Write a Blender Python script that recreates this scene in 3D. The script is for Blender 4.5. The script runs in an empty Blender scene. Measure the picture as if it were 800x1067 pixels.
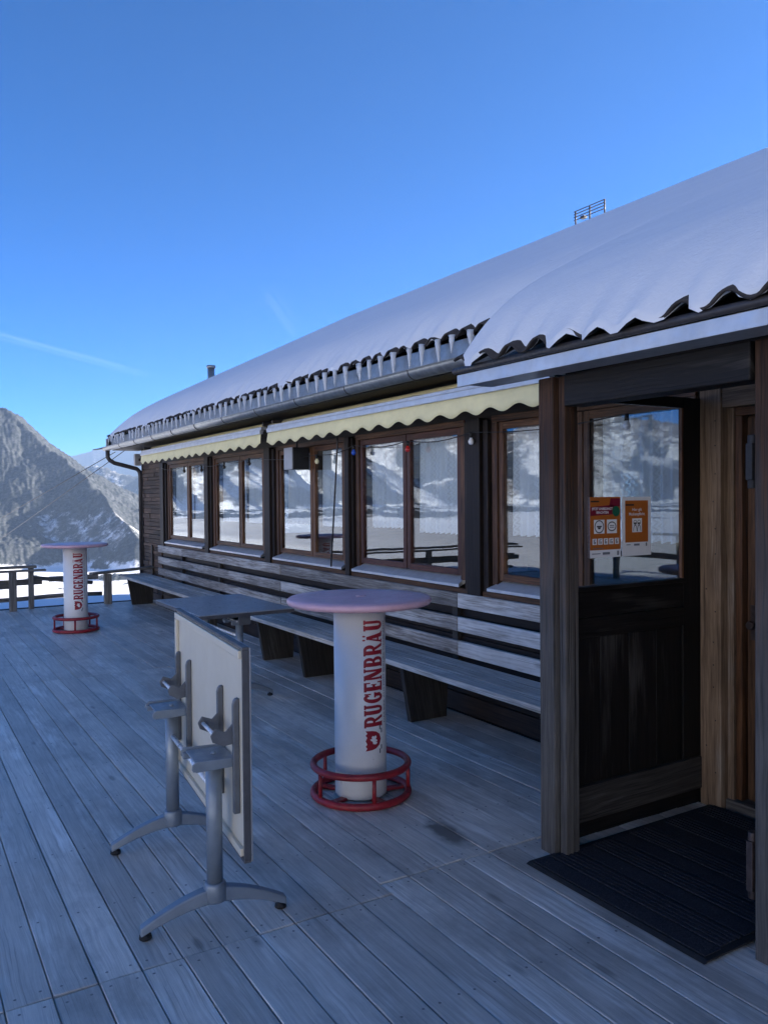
import bpy, bmesh, math, random
import numpy as np
from mathutils import Vector, Matrix
rnd = random.Random(7)
R = math.radians
PI = math.pi
sc = bpy.context.scene
COL = sc.collection

# ------------------------------------------------------------------ mesh builder
class MB:
    def __init__(s):
        s.v = []; s.f = []; s.uv = []; s.mi = []; s.r = []; s.sm = []
    def face(s, idx, uvs=None, mi=0, r=0.5, smooth=False):
        s.f.append(tuple(idx)); s.uv.append(uvs if uvs else [(0, 0)] * len(idx)); s.mi.append(mi); s.r.append(r); s.sm.append(smooth)
    def hexa(s, P, mi=0, r=None):
        """8 corners: 0-3 bottom ring, 4-7 top ring; wood uv along longest edge"""
        r = rnd.random() if r is None else r
        P = [Vector(p) for p in P]
        b = len(s.v); s.v += [tuple(p) for p in P]
        ax = [P[1] - P[0], P[3] - P[0], P[4] - P[0]]
        k = max(range(3), key=lambda i: ax[i].length)
        L = ax[k].normalized()
        o = [ax[i] for i in range(3) if i != k]
        A = o[0].normalized(); B = o[1].normalized()
        ou, ov = rnd.uniform(0, 40), rnd.uniform(0, 40)
        for q in ((0, 3, 2, 1), (4, 5, 6, 7), (0, 1, 5, 4), (1, 2, 6, 5), (2, 3, 7, 6), (3, 0, 4, 7)):
            uv = [((P[i] - P[0]).dot(L) + ou, (P[i] - P[0]).dot(A) + (P[i] - P[0]).dot(B) * 1.0 + ov) for i in q]
            s.face([b + i for i in q], uv, mi, r)
    def box(s, x0, x1, y0, y1, z0, z1, mi=0, r=None):
        s.hexa([(x0, y0, z0), (x1, y0, z0), (x1, y1, z0), (x0, y1, z0), (x0, y0, z1), (x1, y0, z1), (x1, y1, z1), (x0, y1, z1)], mi, r)
    def beam(s, p0, p1, w, h, up=(0, 0, 1), mi=0, r=None):
        p0 = Vector(p0); p1 = Vector(p1); d = (p1 - p0).normalized(); u = Vector(up)
        sd = d.cross(u).normalized() * (w / 2); u2 = sd.cross(d).normalized() * (h / 2)
        s.hexa([p0 - sd - u2, p0 + sd - u2, p1 + sd - u2, p1 - sd - u2, p0 - sd + u2, p0 + sd + u2, p1 + sd + u2, p1 - sd + u2], mi, r)
    def prism(s, pts, off, mi=0, r=None):
        """polygon pts (3d) extruded by vector off"""
        r = rnd.random() if r is None else r
        n = len(pts); b = len(s.v); off = Vector(off)
        P = [Vector(p) for p in pts] + [Vector(p) + off for p in pts]
        s.v += [tuple(p) for p in P]
        ou = rnd.uniform(0, 40)
        e = (P[1] - P[0]).normalized(); nn = off.normalized(); g = nn.cross(e)
        f = lambda i: ((P[i] - P[0]).dot(e) + ou, (P[i] - P[0]).dot(g) + (P[i] - P[0]).dot(nn))
        q = list(range(n))[::-1]; s.face([b + i for i in q], [f(i) for i in q], mi, r)
        q = list(range(n, 2 * n)); s.face([b + i for i in q], [f(i) for i in q], mi, r)
        for i in range(n):
            j = (i + 1) % n
            q = (i, j, n + j, n + i); s.face([b + k for k in q], [f(k) for k in q], mi, r)
    def tube(s, path, rad, seg=10, mi=0, caps=True, closed=False, r=0.5):
        path = [Vector(p) for p in path]; n = len(path)
        rads = rad if isinstance(rad, (list, tuple)) else [rad] * n
        b = len(s.v); prevn = None
        for i, p in enumerate(path):
            if closed: t = (path[(i + 1) % n] - path[i - 1]).normalized()
            else: t = (path[min(i + 1, n - 1)] - path[max(i - 1, 0)]).normalized()
            if prevn is None:
                a = Vector((0, 0, 1)) if abs(t.z) < .9 else Vector((1, 0, 0))
                nn = t.cross(a).normalized()
            else: nn = (prevn - t * prevn.dot(t)).normalized()
            prevn = nn; bb = t.cross(nn)
            for k in range(seg):
                a = 2 * PI * k / seg
                s.v.append(tuple(p + (nn * math.cos(a) + bb * math.sin(a)) * rads[i]))
        m = n if closed else n - 1
        for i in range(m):
            for k in range(seg):
                i2 = (i + 1) % n; k2 = (k + 1) % seg
                s.face([b + i * seg + k, b + i * seg + k2, b + i2 * seg + k2, b + i2 * seg + k], [(i * .1, k / seg * .1), (i * .1, (k + 1) / seg * .1), (i * .1 + .1, (k + 1) / seg * .1), (i * .1 + .1, k / seg * .1)], mi, r, True)
        if caps and not closed:
            s.face([b + k for k in range(seg)][::-1], None, mi, r); s.face([b + (n - 1) * seg + k for k in range(seg)], None, mi, r)
    def lathe(s, prof, c=(0, 0, 0), seg=48, mi=0, smooth=True, r=0.5):
        b = len(s.v); n = len(prof)
        for (rr, z) in prof:
            for k in range(seg):
                a = 2 * PI * k / seg
                s.v.append((c[0] + rr * math.cos(a), c[1] + rr * math.sin(a), c[2] + z))
        for i in range(n - 1):
            for k in range(seg):
                k2 = (k + 1) % seg
                s.face([b + i * seg + k, b + i * seg + k2, b + (i + 1) * seg + k2, b + (i + 1) * seg + k], None, mi, r, smooth)
        if prof[0][0] > 1e-6: s.face([b + k for k in range(seg)][::-1], None, mi, r)
        if prof[-1][0] > 1e-6: s.face([b + (n - 1) * seg + k for k in range(seg)], None, mi, r)
    def grid(s, fn, nu, nv, mi=0, smooth=True, uvs=1.0):
        b = len(s.v)
        for i in range(nu):
            for j in range(nv): s.v.append(tuple(fn(i / (nu - 1), j / (nv - 1))))
        for i in range(nu - 1):
            for j in range(nv - 1):
                q = [(i, j), (i + 1, j), (i + 1, j + 1), (i, j + 1)]
                s.face([b + a * nv + c for a, c in q], [(a / (nu - 1) * uvs, c / (nv - 1) * uvs) for a, c in q], mi, 0.5, smooth)
    def build(s, name, mats, parent=None, bevel=0, seg=2, autosm=None):
        me = bpy.data.meshes.new(name)
        me.from_pydata(s.v, [], s.f)
        uvl = me.uv_layers.new(name='UVMap')
        flat = [c for f in s.uv for u in f for c in u]
        uvl.data.foreach_set('uv', flat)
        at = me.attributes.new('rnd', 'FLOAT', 'FACE'); at.data.foreach_set('value', s.r)
        me.polygons.foreach_set('material_index', s.mi)
        me.polygons.foreach_set('use_smooth', s.sm)
        for m in (mats if isinstance(mats, (list, tuple)) else [mats]): me.materials.append(m)
        me.update()
        o = bpy.data.objects.new(name, me); COL.objects.link(o)
        if parent: o.parent = parent
        if bevel:
            md = o.modifiers.new('bevel', 'BEVEL'); md.width = bevel; md.segments = seg; md.limit_method = 'ANGLE'; md.angle_limit = R(40)
        return o

def thing(name, label, cat, loc=(0, 0, 0), rz=0, group=None):
    o = bpy.data.objects.new(name, None); COL.objects.link(o)
    o.location = loc; o.rotation_euler = (0, 0, rz); o.empty_display_size = .1
    o['label'] = label; o['category'] = cat
    if group: o['group'] = group
    return o
def tag(o, label, cat, group=None, kind=None):
    if label: o['label'] = label
    if cat: o['category'] = cat
    if group: o['group'] = group
    if kind: o['kind'] = kind
    return o
def copy_tree(o, parent=None):
    c = o.copy(); COL.objects.link(c); c.parent = parent
    for ch in list(o.children): copy_tree(ch, c)
    return c

# ------------------------------------------------------------------ materials
class NT:
    def __init__(s, name):
        s.m = bpy.data.materials.new(name); s.m.use_nodes = True; s.t = s.m.node_tree
        s.p = s.t.nodes['Principled BSDF']; s.out = s.t.nodes['Material Output']
    def n(s, typ, **kw):
        nd = s.t.nodes.new(typ)
        for k, v in kw.items():
            if k.startswith('i_'):
                key = k[2:]; nd.inputs[int(key) if key.isdigit() else key.replace('_', ' ')].default_value = v
            else: setattr(nd, k, v)
        return nd
    def l(s, a, b): s.t.links.new(a, b)
    def ramp(s, fac, stops):
        r = s.n('ShaderNodeValToRGB'); e = r.color_ramp.elements
        while len(e) < len(stops): e.new(.5)
        for el, (p, c) in zip(e, stops):
            el.position = p; el.color = (c, c, c, 1) if isinstance(c, (int, float)) else (*c, 1)
        s.l(fac, r.inputs[0]); return r.outputs[0]
    def mix(s, fac, a, b, mode='MIX'):
        m = s.n('ShaderNodeMix', data_type='RGBA', blend_type=mode)
        for sock, v in ((m.inputs[0], fac), (m.inputs[6], a), (m.inputs[7], b)):
            if isinstance(v, (int, float)): sock.default_value = v
            elif isinstance(v, tuple): sock.default_value = (*v, 1)
            else: s.l(v, sock)
        return m.outputs[2]
    def math(s, op, a, b=None, clamp=False):
        m = s.n('ShaderNodeMath', operation=op, use_clamp=clamp)
        for i, v in enumerate((a, b)):
            if v is None: continue
            if isinstance(v, (int, float)): m.inputs[i].default_value = v
            else: s.l(v, m.inputs[i])
        return m.outputs[0]
    def noise(s, vec, scale, detail=4, rough=.55, dist=0):
        nz = s.n('ShaderNodeTexNoise'); nz.inputs['Scale'].default_value = scale; nz.inputs['Detail'].default_value = detail
        nz.inputs['Roughness'].default_value = rough; nz.inputs['Distortion'].default_value = dist
        if vec is not None: s.l(vec, nz.inputs['Vector'])
        return nz.outputs[0]
    def mapping(s, vec, scale=(1, 1, 1), loc=(0, 0, 0)):
        mp = s.n('ShaderNodeMapping'); mp.inputs['Scale'].default_value = scale; mp.inputs['Location'].default_value = loc
        s.l(vec, mp.inputs['Vector']); return mp.outputs[0]
    def bump(s, h, strength=.3, dist=.01):
        b = s.n('ShaderNodeBump'); b.inputs['Strength'].default_value = strength; b.inputs['Distance'].default_value = dist
        s.l(h, b.inputs['Height']); s.l(b.outputs[0], s.p.inputs['Normal'])

def plain(name, col, rough=.5, metal=0, var=.12, nscale=8, bump=0, spec=.5, coat=0):
    t = NT(name); tc = t.n('ShaderNodeTexCoord').outputs['Object']
    nz = t.noise(tc, nscale, 5, .6)
    k = t.ramp(nz, [(.3, 1 - var), (.7, 1 + var)])
    c = t.mix(1.0, (*col,), k, 'MULTIPLY'); t.l(c, t.p.inputs['Base Color'])
    t.p.inputs['Roughness'].default_value = rough; t.p.inputs['Metallic'].default_value = metal
    t.p.inputs['Specular IOR Level'].default_value = spec; t.p.inputs['Coat Weight'].default_value = coat
    rr = t.ramp(t.noise(tc, nscale * 3, 4), [(.3, max(.05, rough - .1)), (.7, min(1, rough + .12))]); t.l(rr, t.p.inputs['Roughness'])
    if bump: t.bump(t.noise(tc, nscale * 6, 4), bump, .004)
    return t.m

def wood(name, dark, light, grey=None, greyamt=0., rough=.75, gr=1.0, knots=.6, varr=.35, bump=.35, damp=0, spec=.3, zg=None, soft=0):
    t = NT(name); uv = t.n('ShaderNodeUVMap').outputs[0]; ob = t.n('ShaderNodeTexCoord').outputs['Object']
    at = t.n('ShaderNodeAttribute', attribute_name='rnd').outputs['Fac']
    warp = t.n('ShaderNodeVectorMath', operation='ADD')
    wn = t.n('ShaderNodeTexNoise'); wn.inputs['Scale'].default_value = 3; t.l(uv, wn.inputs['Vector'])
    sub = t.n('ShaderNodeVectorMath', operation='MULTIPLY'); t.l(wn.outputs['Color'], sub.inputs[0]); sub.inputs[1].default_value = (0, .03, 0)
    t.l(uv, warp.inputs[0]); t.l(sub.outputs[0], warp.inputs[1])
    g1 = t.noise(t.mapping(warp.outputs[0], (2.6 * gr, 52 * gr, 1)), 1, 7, .66)
    g2 = t.noise(t.mapping(warp.outputs[0], (5 * gr, 260 * gr, 1)), 1, 3, .6)
    big = t.noise(t.mapping(uv, (.9, 5, 1)), 1, 4, .6)
    grain = t.math('ADD', t.math('MULTIPLY', g1, .65), t.math('MULTIPLY', g2, .35))
    base = t.mix(t.ramp(grain, [(.39 - soft, 0.), (.60 + soft, 1.)]), dark, light)
    if grey is not None:
        msk = t.ramp(t.math('ADD', t.math('MULTIPLY', big, .7), t.math('MULTIPLY', g1, .3)), [(.62 - greyamt * .5, 0.), (.72 - greyamt * .4, 1.)])
        base = t.mix(msk, base, grey)
    if zg:
        sz = t.n('ShaderNodeSeparateXYZ'); t.l(ob, sz.inputs[0])
        zz = t.math('ADD', sz.outputs[2], t.math('MULTIPLY', t.math('SUBTRACT', g1, .5), 1.6))
        mr = t.n('ShaderNodeMapRange', clamp=True); t.l(zz, mr.inputs[0]); mr.inputs[1].default_value = zg[0]; mr.inputs[2].default_value = zg[1]; mr.inputs[3].default_value = .85; mr.inputs[4].default_value = 0
        base = t.mix(mr.outputs[0], base, t.mix(t.ramp(grain, [(.34, 0.), (.62, 1.)]), tuple(c * .38 for c in grey), grey))
    # knots
    vo = t.n('ShaderNodeTexVoronoi'); vo.inputs['Scale'].default_value = 1; t.l(t.mapping(uv, (1.6, 5.5, 1)), vo.inputs['Vector'])
    kn = t.ramp(vo.outputs['Distance'], [(.05, knots), (.11, 0.)])
    base = t.mix(kn, base, tuple(c * .45 for c in dark))
    # fine cracks
    cr = t.ramp(t.noise(t.mapping(warp.outputs[0], (.8, 120, 1), (7, 3, 0)), 1, 2, .5), [(.33, .85 - soft * 5), (.385, 0.)])
    base = t.mix(cr, base, tuple(c * .35 for c in dark))
    k = t.n('ShaderNodeMapRange'); t.l(at, k.inputs[0]); k.inputs[3].default_value = 1 - varr; k.inputs[4].default_value = 1 + varr * .7
    base = t.mix(1.0, base, k.outputs[0], 'MULTIPLY')
    blot = t.ramp(t.noise(ob, 1.7, 5, .6), [(.3, .74 + soft * 1.3), (.65, 1.1)])
    base = t.mix(1.0, base, blot, 'MULTIPLY')
    if damp:
        sx_ = t.n('ShaderNodeSeparateXYZ'); t.l(ob, sx_.inputs[0])
        dm = t.ramp(t.math('ADD', t.noise(t.mapping(ob, (1.3, .6, 1)), 1.9, 7, .7), t.math('MULTIPLY', t.math('SUBTRACT', sx_.outputs[0], 1.6), .035)), [(.49, 0.), (.66, damp)])
        vd = t.n('ShaderNodeVectorMath', operation='SUBTRACT'); t.l(ob, vd.inputs[0]); vd.inputs[1].default_value = (2.33, 3.25, 0)
        vl = t.n('ShaderNodeVectorMath', operation='LENGTH'); t.l(t.mapping(vd.outputs[0], (9, 3.6, 0)), vl.inputs[0])
        st = t.ramp(t.math('ADD', vl.outputs['Value'], t.math('MULTIPLY', t.math('SUBTRACT', t.noise(ob, 6, 4), .5), 1.3)), [(.35, .95), (.75, 0.)])
        dm = t.math('MAXIMUM', dm, st)
        base = t.mix(dm, base, tuple(c * .42 for c in dark))
        rr = t.mix(dm, (rough,) * 3, (.42,) * 3); t.l(rr, t.p.inputs['Roughness'])
    else: t.p.inputs['Roughness'].default_value = rough
    t.l(base, t.p.inputs['Base Color']); t.p.inputs['Specular IOR Level'].default_value = spec
    t.bump(t.math('SUBTRACT', grain, t.math('MULTIPLY', cr, .5)), bump, .006)
    return t.m

M = {}
M['deck'] = wood('deck_wood', (.41, .375, .33), (.77, .715, .64), (.83, .79, .73), .18, .5, 1, .6, .2, .35, .5, .5, soft=.1)
M['bench'] = wood('bench_wood', (.33, .32, .29), (.64, .62, .58), (.72, .70, .66), .2, .65, 1, .5, .2, .35)
M['slat'] = wood('slat_wood', (.13, .11, .095), (.38, .355, .32), (.52, .50, .465), .22, .72, 1.2, .6, .35, .5)
M['slat_white'] = wood('worn_slat_wood', (.26, .23, .20), (.55, .525, .48), (.66, .645, .61), .42, .7, 1.2, .4, .25, .5)
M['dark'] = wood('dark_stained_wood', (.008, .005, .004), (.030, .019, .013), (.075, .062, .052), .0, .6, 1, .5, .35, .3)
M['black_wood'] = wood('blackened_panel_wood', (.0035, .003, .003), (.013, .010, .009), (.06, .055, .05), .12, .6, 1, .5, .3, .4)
M['brown'] = wood('brown_wood', (.045, .022, .011), (.16, .082, .040), (.16, .12, .09), .0, .6, 1, .6, .3, .3)
M['frame'] = wood('window_frame_wood', (.035, .014, .006), (.17, .078, .034), (.22, .16, .115), .05, .55, 1, .4, .3, .25)
M['red'] = wood('red_brown_wood', (.05, .018, .012), (.11, .04, .026), None, 0, .5, 1, .2, .2, .2)
M['post'] = wood('weathered_post_wood', (.011, .006, .004), (.08, .038, .019), (.14, .137, .13), .0, .7, 1, .8, .2, .6, zg=(.8, 1.9))
M['jamb'] = wood('pale_jamb_wood', (.12, .078, .048), (.30, .205, .13), (.34, .28, .22), .15, .65, 1, .6, .2, .3)
M['shingle'] = wood('shingle_wood', (.03, .016, .010), (.13, .08, .05), (.24, .18, .13), .12, .75, 1, .3, .6, .4)
M['support'] = wood('support_wood', (.02, .018, .016), (.055, .05, .045), (.10, .10, .095), .05, .7, 1, .5, .3, .3)
M['rail'] = wood('railing_wood', (.09, .085, .075), (.26, .25, .23), (.34, .33, .31), .1, .75, 1, .5, .3, .4)
M['room'] = wood('interior_wood', (.10, .06, .035), (.22, .14, .08), None, 0, .6, 1, .4, .2, .1)
M['zinc'] = plain('zinc_gutter', (.27, .29, .30), .42, .75, .2, 14)
M['darkmetal'] = plain('dark_painted_metal', (.05, .045, .045), .5, .3, .2, 20)
M['sill'] = plain('aluminium_sill', (.55, .56, .57), .42, .4, .12, 10)
M['flash'] = plain('metal_flashing', (.52, .53, .54), .4, .5, .12, 9)
M['tile'] = plain('roof_tile', (.035, .029, .026), .8, 0, .35, 12, .3)
M['fabric'] = plain('cream_awning_fabric', (.84, .74, .41), .85, 0, .08, 5)
M['white'] = plain('white_enamel', (.78, .78, .77), .28, 0, .03, 6, 0, .5, .2)
def mk_white():
    t = NT('white_enamel'); ob = t.n('ShaderNodeTexCoord').outputs['Object']; sz = t.n('ShaderNodeSeparateXYZ'); t.l(ob, sz.inputs[0])
    c = t.mix(t.ramp(t.noise(ob, 3.5, 5, .6), [(.35, 0.), (.75, 1.)]), (.80, .80, .785), (.72, .715, .69))
    sc_ = t.ramp(t.noise(t.mapping(ob, (1, 1, .45)), 34, 3, .6), [(.69, 0.), (.72, .7)])
    lo = t.n('ShaderNodeMapRange'); t.l(sz.outputs[2], lo.inputs[0]); lo.inputs[1].default_value = .0; lo.inputs[2].default_value = .5; lo.inputs[3].default_value = 1; lo.inputs[4].default_value = .12
    c = t.mix(t.math('MULTIPLY', sc_, lo.outputs[0]), c, (.22, .20, .18))
    t.l(c, t.p.inputs['Base Color']); t.p.inputs['Roughness'].default_value = .3; return t.m
M['white'] = mk_white()
M['pink'] = plain('faded_red_plastic', (.68, .42, .47), .42, 0, .10, 7)
M['ringred'] = plain('red_painted_steel', (.27, .016, .022), .42, 0, .3, 22, .15)
M['textred'] = plain('red_print', (.30, .012, .025), .4, 0, .05, 30)
M['textgrey'] = plain('grey_print', (.16, .17, .19), .5, 0, .1, 30)
M['cream'] = plain('cream_laminate', (.62, .565, .45), .5, 0, .05, 3)
M['steel'] = plain('grey_painted_steel', (.22, .26, .30), .38, .35, .12, 12)
M['bracket'] = plain('dark_grey_steel', (.13, .14, .155), .45, .4, .15, 20)
M['chrome'] = plain('chromed_rod', (.75, .76, .78), .3, .35, .05, 20)
M['rubber'] = plain('black_rubber', (.012, .012, .013), .7, 0, .2, 30)
M['edge'] = plain('dark_table_edge', (.07, .07, .075), .5, 0, .2, 15)
M['laminate'] = plain('grey_tabletop', (.30, .315, .33), .35, 0, .12, 9)
M['plastic_grey'] = plain('light_grey_plastic', (.36, .36, .37), .5, 0, .08, 9)
M['black'] = plain('black_plastic', (.010, .010, .011), .5, 0, .2, 20)
M['paper'] = plain('white_paper', (.80, .80, .81), .6, 0, .03, 20)
M['orange'] = plain('orange_print', (.44, .125, .018), .55, 0, .04, 20)
M['maroon'] = plain('maroon_print', (.19, .008, .03), .55, 0, .04, 20)
M['green'] = plain('green_print', (.01, .13, .07), .55, 0, .04, 20)
M['ink'] = plain('black_ink', (.02, .02, .025), .55, 0, .04, 20)
M['iron'] = plain('rusty_hinge_iron', (.06, .045, .042), .55, .5, .35, 25, .3)
M['nail'] = plain('nail_head', (.22, .22, .22), .5, .5, .3, 50)
for nm, c in (('red', (.5, .03, .03)), ('blue', (.03, .10, .5)), ('yellow', (.75, .68, .4)), ('white', (.75, .75, .75)), ('brown', (.03, .025, .02))):
    M['bulb_' + nm] = plain('bulb_glass_' + nm, c, .15, 0, .05, 20)

def mk_mat():
    t = NT('doormat_fibre'); ob = t.n('ShaderNodeTexCoord').outputs['Object']
    n = t.noise(ob, 160, 3, .7); c = t.mix(t.ramp(n, [(.35, 0.), (.75, 1.)]), (.014, .014, .018), (.055, .058, .07))
    sp = t.ramp(t.noise(ob, 55, 2, .5), [(.69, 0.), (.73, .6)]); c = t.mix(sp, c, (.10, .10, .11))
    t.l(c, t.p.inputs['Base Color']); t.p.inputs['Roughness'].default_value = .95; t.p.inputs['Specular IOR Level'].default_value = .15
    t.bump(n, .8, .006); return t.m
M['mat'] = mk_mat()

def mk_snow(name, sss=.0):
    t = NT(name); ob = t.n('ShaderNodeTexCoord').outputs['Object']
    t.p.inputs['Base Color'].default_value = (.70, .715, .735, 1); t.p.inputs['Roughness'].default_value = .7
    t.p.inputs['Specular IOR Level'].default_value = .25
    h = t.math('ADD', t.math('MULTIPLY', t.noise(ob, 2.2, 5, .5), .9), t.math('MULTIPLY', t.noise(ob, 60, 4, .6), .12))
    t.bump(h, .35, .05); return t.m
M['snow'] = mk_snow('roof_snow')

def mk_ice():
    t = NT('icicle_ice'); p = t.p
    p.inputs['Base Color'].default_value = (.86, .9, .94, 1); p.inputs['Roughness'].default_value = .12; p.inputs['IOR'].default_value = 1.31
    p.inputs['Transmission Weight'].default_value = .45
    ob = t.n('ShaderNodeTexCoord').outputs['Object']; t.bump(t.noise(ob, 45, 3), .4, .01); return t.m
M['ice'] = mk_ice()

def mk_glass():
    t = NT('window_glass'); t.t.nodes.remove(t.p)
    lw = t.n('ShaderNodeLayerWeight'); lw.inputs['Blend'].default_value = .5
    ob = t.n('ShaderNodeTexCoord').outputs['Object']
    b = t.n('ShaderNodeBump'); b.inputs['Strength'].default_value = .010; b.inputs['Distance'].default_value = .05
    t.l(t.noise(ob, 2.3, 2, .5), b.inputs['Height'])
    f = t.math('ADD', t.math('MULTIPLY', t.math('POWER', lw.outputs['Facing'], 3.5), .56), .07, True)
    tr = t.n('ShaderNodeBsdfTransparent'); tr.inputs[0].default_value = (.93, .96, .97, 1)
    gl = t.n('ShaderNodeBsdfGlossy'); gl.inputs['Roughness'].default_value = .004; gl.inputs[0].default_value = (.88, .94, 1, 1); t.l(b.outputs[0], gl.inputs['Normal'])
    mx = t.n('ShaderNodeMixShader'); t.l(f, mx.inputs[0]); t.l(tr.outputs[0], mx.inputs[1]); t.l(gl.outputs[0], mx.inputs[2]); t.l(mx.outputs[0], t.out.inputs[0])
    return t.m
M['glass'] = mk_glass()

def mk_curtain():
    t = NT('lace_curtain'); t.t.nodes.remove(t.p)
    uv = t.n('ShaderNodeUVMap').outputs[0]
    sx = t.n('ShaderNodeSeparateXYZ'); t.l(uv, sx.inputs[0]); u, v = sx.outputs[0], sx.outputs[1]
    # zigzag lace bands running down the cloth
    zig = t.math('PINGPONG', t.math('MULTIPLY', v, 17.0), .5)
    uu = t.math('ADD', t.math('MULTIPLY', u, 3.0), t.math('MULTIPLY', zig, .15))
    band = t.math('PINGPONG', uu, .5)
    lace = t.ramp(band, [(.0, .6), (.05, 1.), (.09, .62), (.16, 1.), (.20, .7), (.26, .92), (.5, .88)])
    th = t.noise(t.mapping(uv, (140, 90, 1)), 1, 2, .5)
    a = t.math('ADD', lace, t.math('MULTIPLY', th, .35), True)
    df = t.n('ShaderNodeBsdfDiffuse'); df.inputs[0].default_value = (.90, .92, .94, 1)
    tl = t.n('ShaderNodeBsdfTranslucent'); tl.inputs[0].default_value = (.90, .92, .94, 1)
    m1 = t.n('ShaderNodeMixShader'); m1.inputs[0].default_value = .4; t.l(df.outputs[0], m1.inputs[1]); t.l(tl.outputs[0], m1.inputs[2])
    tr = t.n('ShaderNodeBsdfTransparent')
    m2 = t.n('ShaderNodeMixShader'); t.l(a, m2.inputs[0]); t.l(tr.outputs[0], m2.inputs[1]); t.l(m1.outputs[0], m2.inputs[2]); t.l(m2.outputs[0], t.out.inputs[0])
    return t.m
M['curtain'] = mk_curtain()

def mk_terrain():
    t = NT('snowy_terrain'); ob = t.n('ShaderNodeTexCoord').outputs['Object']
    fo = t.n('ShaderNodeAttribute', attribute_name='forest').outputs['Fac']
    ro = t.n('ShaderNodeAttribute', attribute_name='rock').outputs['Fac']
    n1 = t.noise(ob, .035, 6, .7); n2 = t.noise(ob, .13, 5, .8)
    mix = t.math('ADD', t.math('MULTIPLY', n1, .6), t.math('MULTIPLY', n2, .4))
    fm = t.ramp(t.math('ADD', mix, t.math('MULTIPLY', fo, .55)), [(.66, 0.), (.80, 1.)])
    fcol = t.mix(t.ramp(n2, [(.42, 0.), (.62, 1.)]), (.024, .029, .028), (.092, .096, .104))
    snow = (.83, .84, .86)
    rm = t.ramp(t.math('ADD', t.noise(t.mapping(ob, (1, 1, 2.2)), .018, 7, .72), t.math('MULTIPLY', ro, .5)), [(.70, 0.), (.84, 1.)])
    rcol = t.mix(n1, (.10, .085, .07), (.24, .20, .165))
    c = t.mix(rm, snow, rcol); c = t.mix(fm, c, fcol)
    t.l(c, t.p.inputs['Base Color']); t.p.inputs['Roughness'].default_value = .85; t.p.inputs['Specular IOR Level'].default_value = .1
    return t.m
M['terrain'] = mk_terrain()

# ------------------------------------------------------------------ camera (world: +Y runs along the hut wall away from us, +X into the hut)
th, pit, rol, F_PX = R(31.26), R(-1.03), R(-0.513), 849.1
H = 1.65
Fh = Vector((math.sin(th), math.cos(th), 0)); Rt = Vector((math.cos(th), -math.sin(th), 0)); U = Vector((0, 0, 1))
Fw = Fh * math.cos(pit) + U * math.sin(pit); Up = -Fh * math.sin(pit) + U * math.cos(pit)
r2 = Rt * math.cos(rol) + Up * math.sin(rol); u2 = -Rt * math.sin(rol) + Up * math.cos(rol)
cam = bpy.data.cameras.new('camera'); co = bpy.data.objects.new('camera', cam); COL.objects.link(co)
co.matrix_world = Matrix(((r2.x, u2.x, -Fw.x, 0), (r2.y, u2.y, -Fw.y, 0), (r2.z, u2.z, -Fw.z, H), (0, 0, 0, 1)))
cam.sensor_fit = 'VERTICAL'; cam.sensor_height = 36; cam.lens = F_PX / 1067 * 36; cam.clip_start = .05; cam.clip_end = 40000
sc.camera = co

# ------------------------------------------------------------------ sky and sun
SUN_AZ, SUN_EL = R(107), R(19)          # azimuth from +Y towards +X
sv = Vector((math.sin(SUN_AZ) * math.cos(SUN_EL), math.cos(SUN_AZ) * math.cos(SUN_EL), math.sin(SUN_EL)))
w = bpy.data.worlds.new('World'); sc.world = w; w.use_nodes = True
nt = w.node_tree; bg = nt.nodes['Background']
sky = nt.nodes.new('ShaderNodeTexSky'); sky.sky_type = 'NISHITA'; sky.sun_disc = False
sky.sun_elevation = SUN_EL; sky.sun_rotation = SUN_AZ; sky.altitude = 5000; sky.air_density = .5; sky.dust_density = .4; sky.ozone_density = 3.0
hs = nt.nodes.new('ShaderNodeHueSaturation'); hs.inputs['Saturation'].default_value = 1.6; nt.links.new(sky.outputs[0], hs.inputs['Color'])
wb = nt.nodes.new('ShaderNodeMix'); wb.data_type = 'RGBA'; wb.blend_type = 'MULTIPLY'; wb.inputs[0].default_value = 1; wb.inputs[7].default_value = (.30, .88, .92, 1)
nt.links.new(hs.outputs[0], wb.inputs[6]); nt.links.new(wb.outputs[2], bg.inputs[0]); bg.inputs[1].default_value = .12
sl = bpy.data.lights.new('sun', 'SUN'); sl.energy = 5.0; sl.angle = R(.5); sl.color = (1, .92, .82)
so = bpy.data.objects.new('sun', sl); COL.objects.link(so); so.rotation_euler = sv.to_track_quat('Z', 'Y').to_euler()
sc.view_settings.view_transform = 'Standard'; sc.view_settings.look = 'None'; sc.view_settings.gamma = 1
sc.view_settings.exposure = 2.08

# ------------------------------------------------------------------ terrain
def perlin(x, y, seed):
    xi = np.floor(x).astype(np.int64); yi = np.floor(y).astype(np.int64); xf = x - xi; yf = y - yi
    def g(ix, iy):
        h = (ix * 374761393 + iy * 668265263 + seed * 982451653) & 0xffffffff
        h = ((h ^ (h >> 13)) * 1274126177) & 0xffffffff; h = h ^ (h >> 16)
        a = (h & 0xffff) / 65536.0 * 2 * np.pi; return np.cos(a), np.sin(a)
    u = xf * xf * xf * (xf * (xf * 6 - 15) + 10); v = yf * yf * yf * (yf * (yf * 6 - 15) + 10)
    def d(ix, iy, dx, dy):
        a, b = g(ix, iy); return a * dx + b * dy
    n00 = d(xi, yi, xf, yf); n10 = d(xi + 1, yi, xf - 1, yf); n01 = d(xi, yi + 1, xf, yf - 1); n11 = d(xi + 1, yi + 1, xf - 1, yf - 1)
    return (n00 * (1 - u) + n10 * u) * (1 - v) + (n01 * (1 - u) + n11 * u) * v
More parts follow.
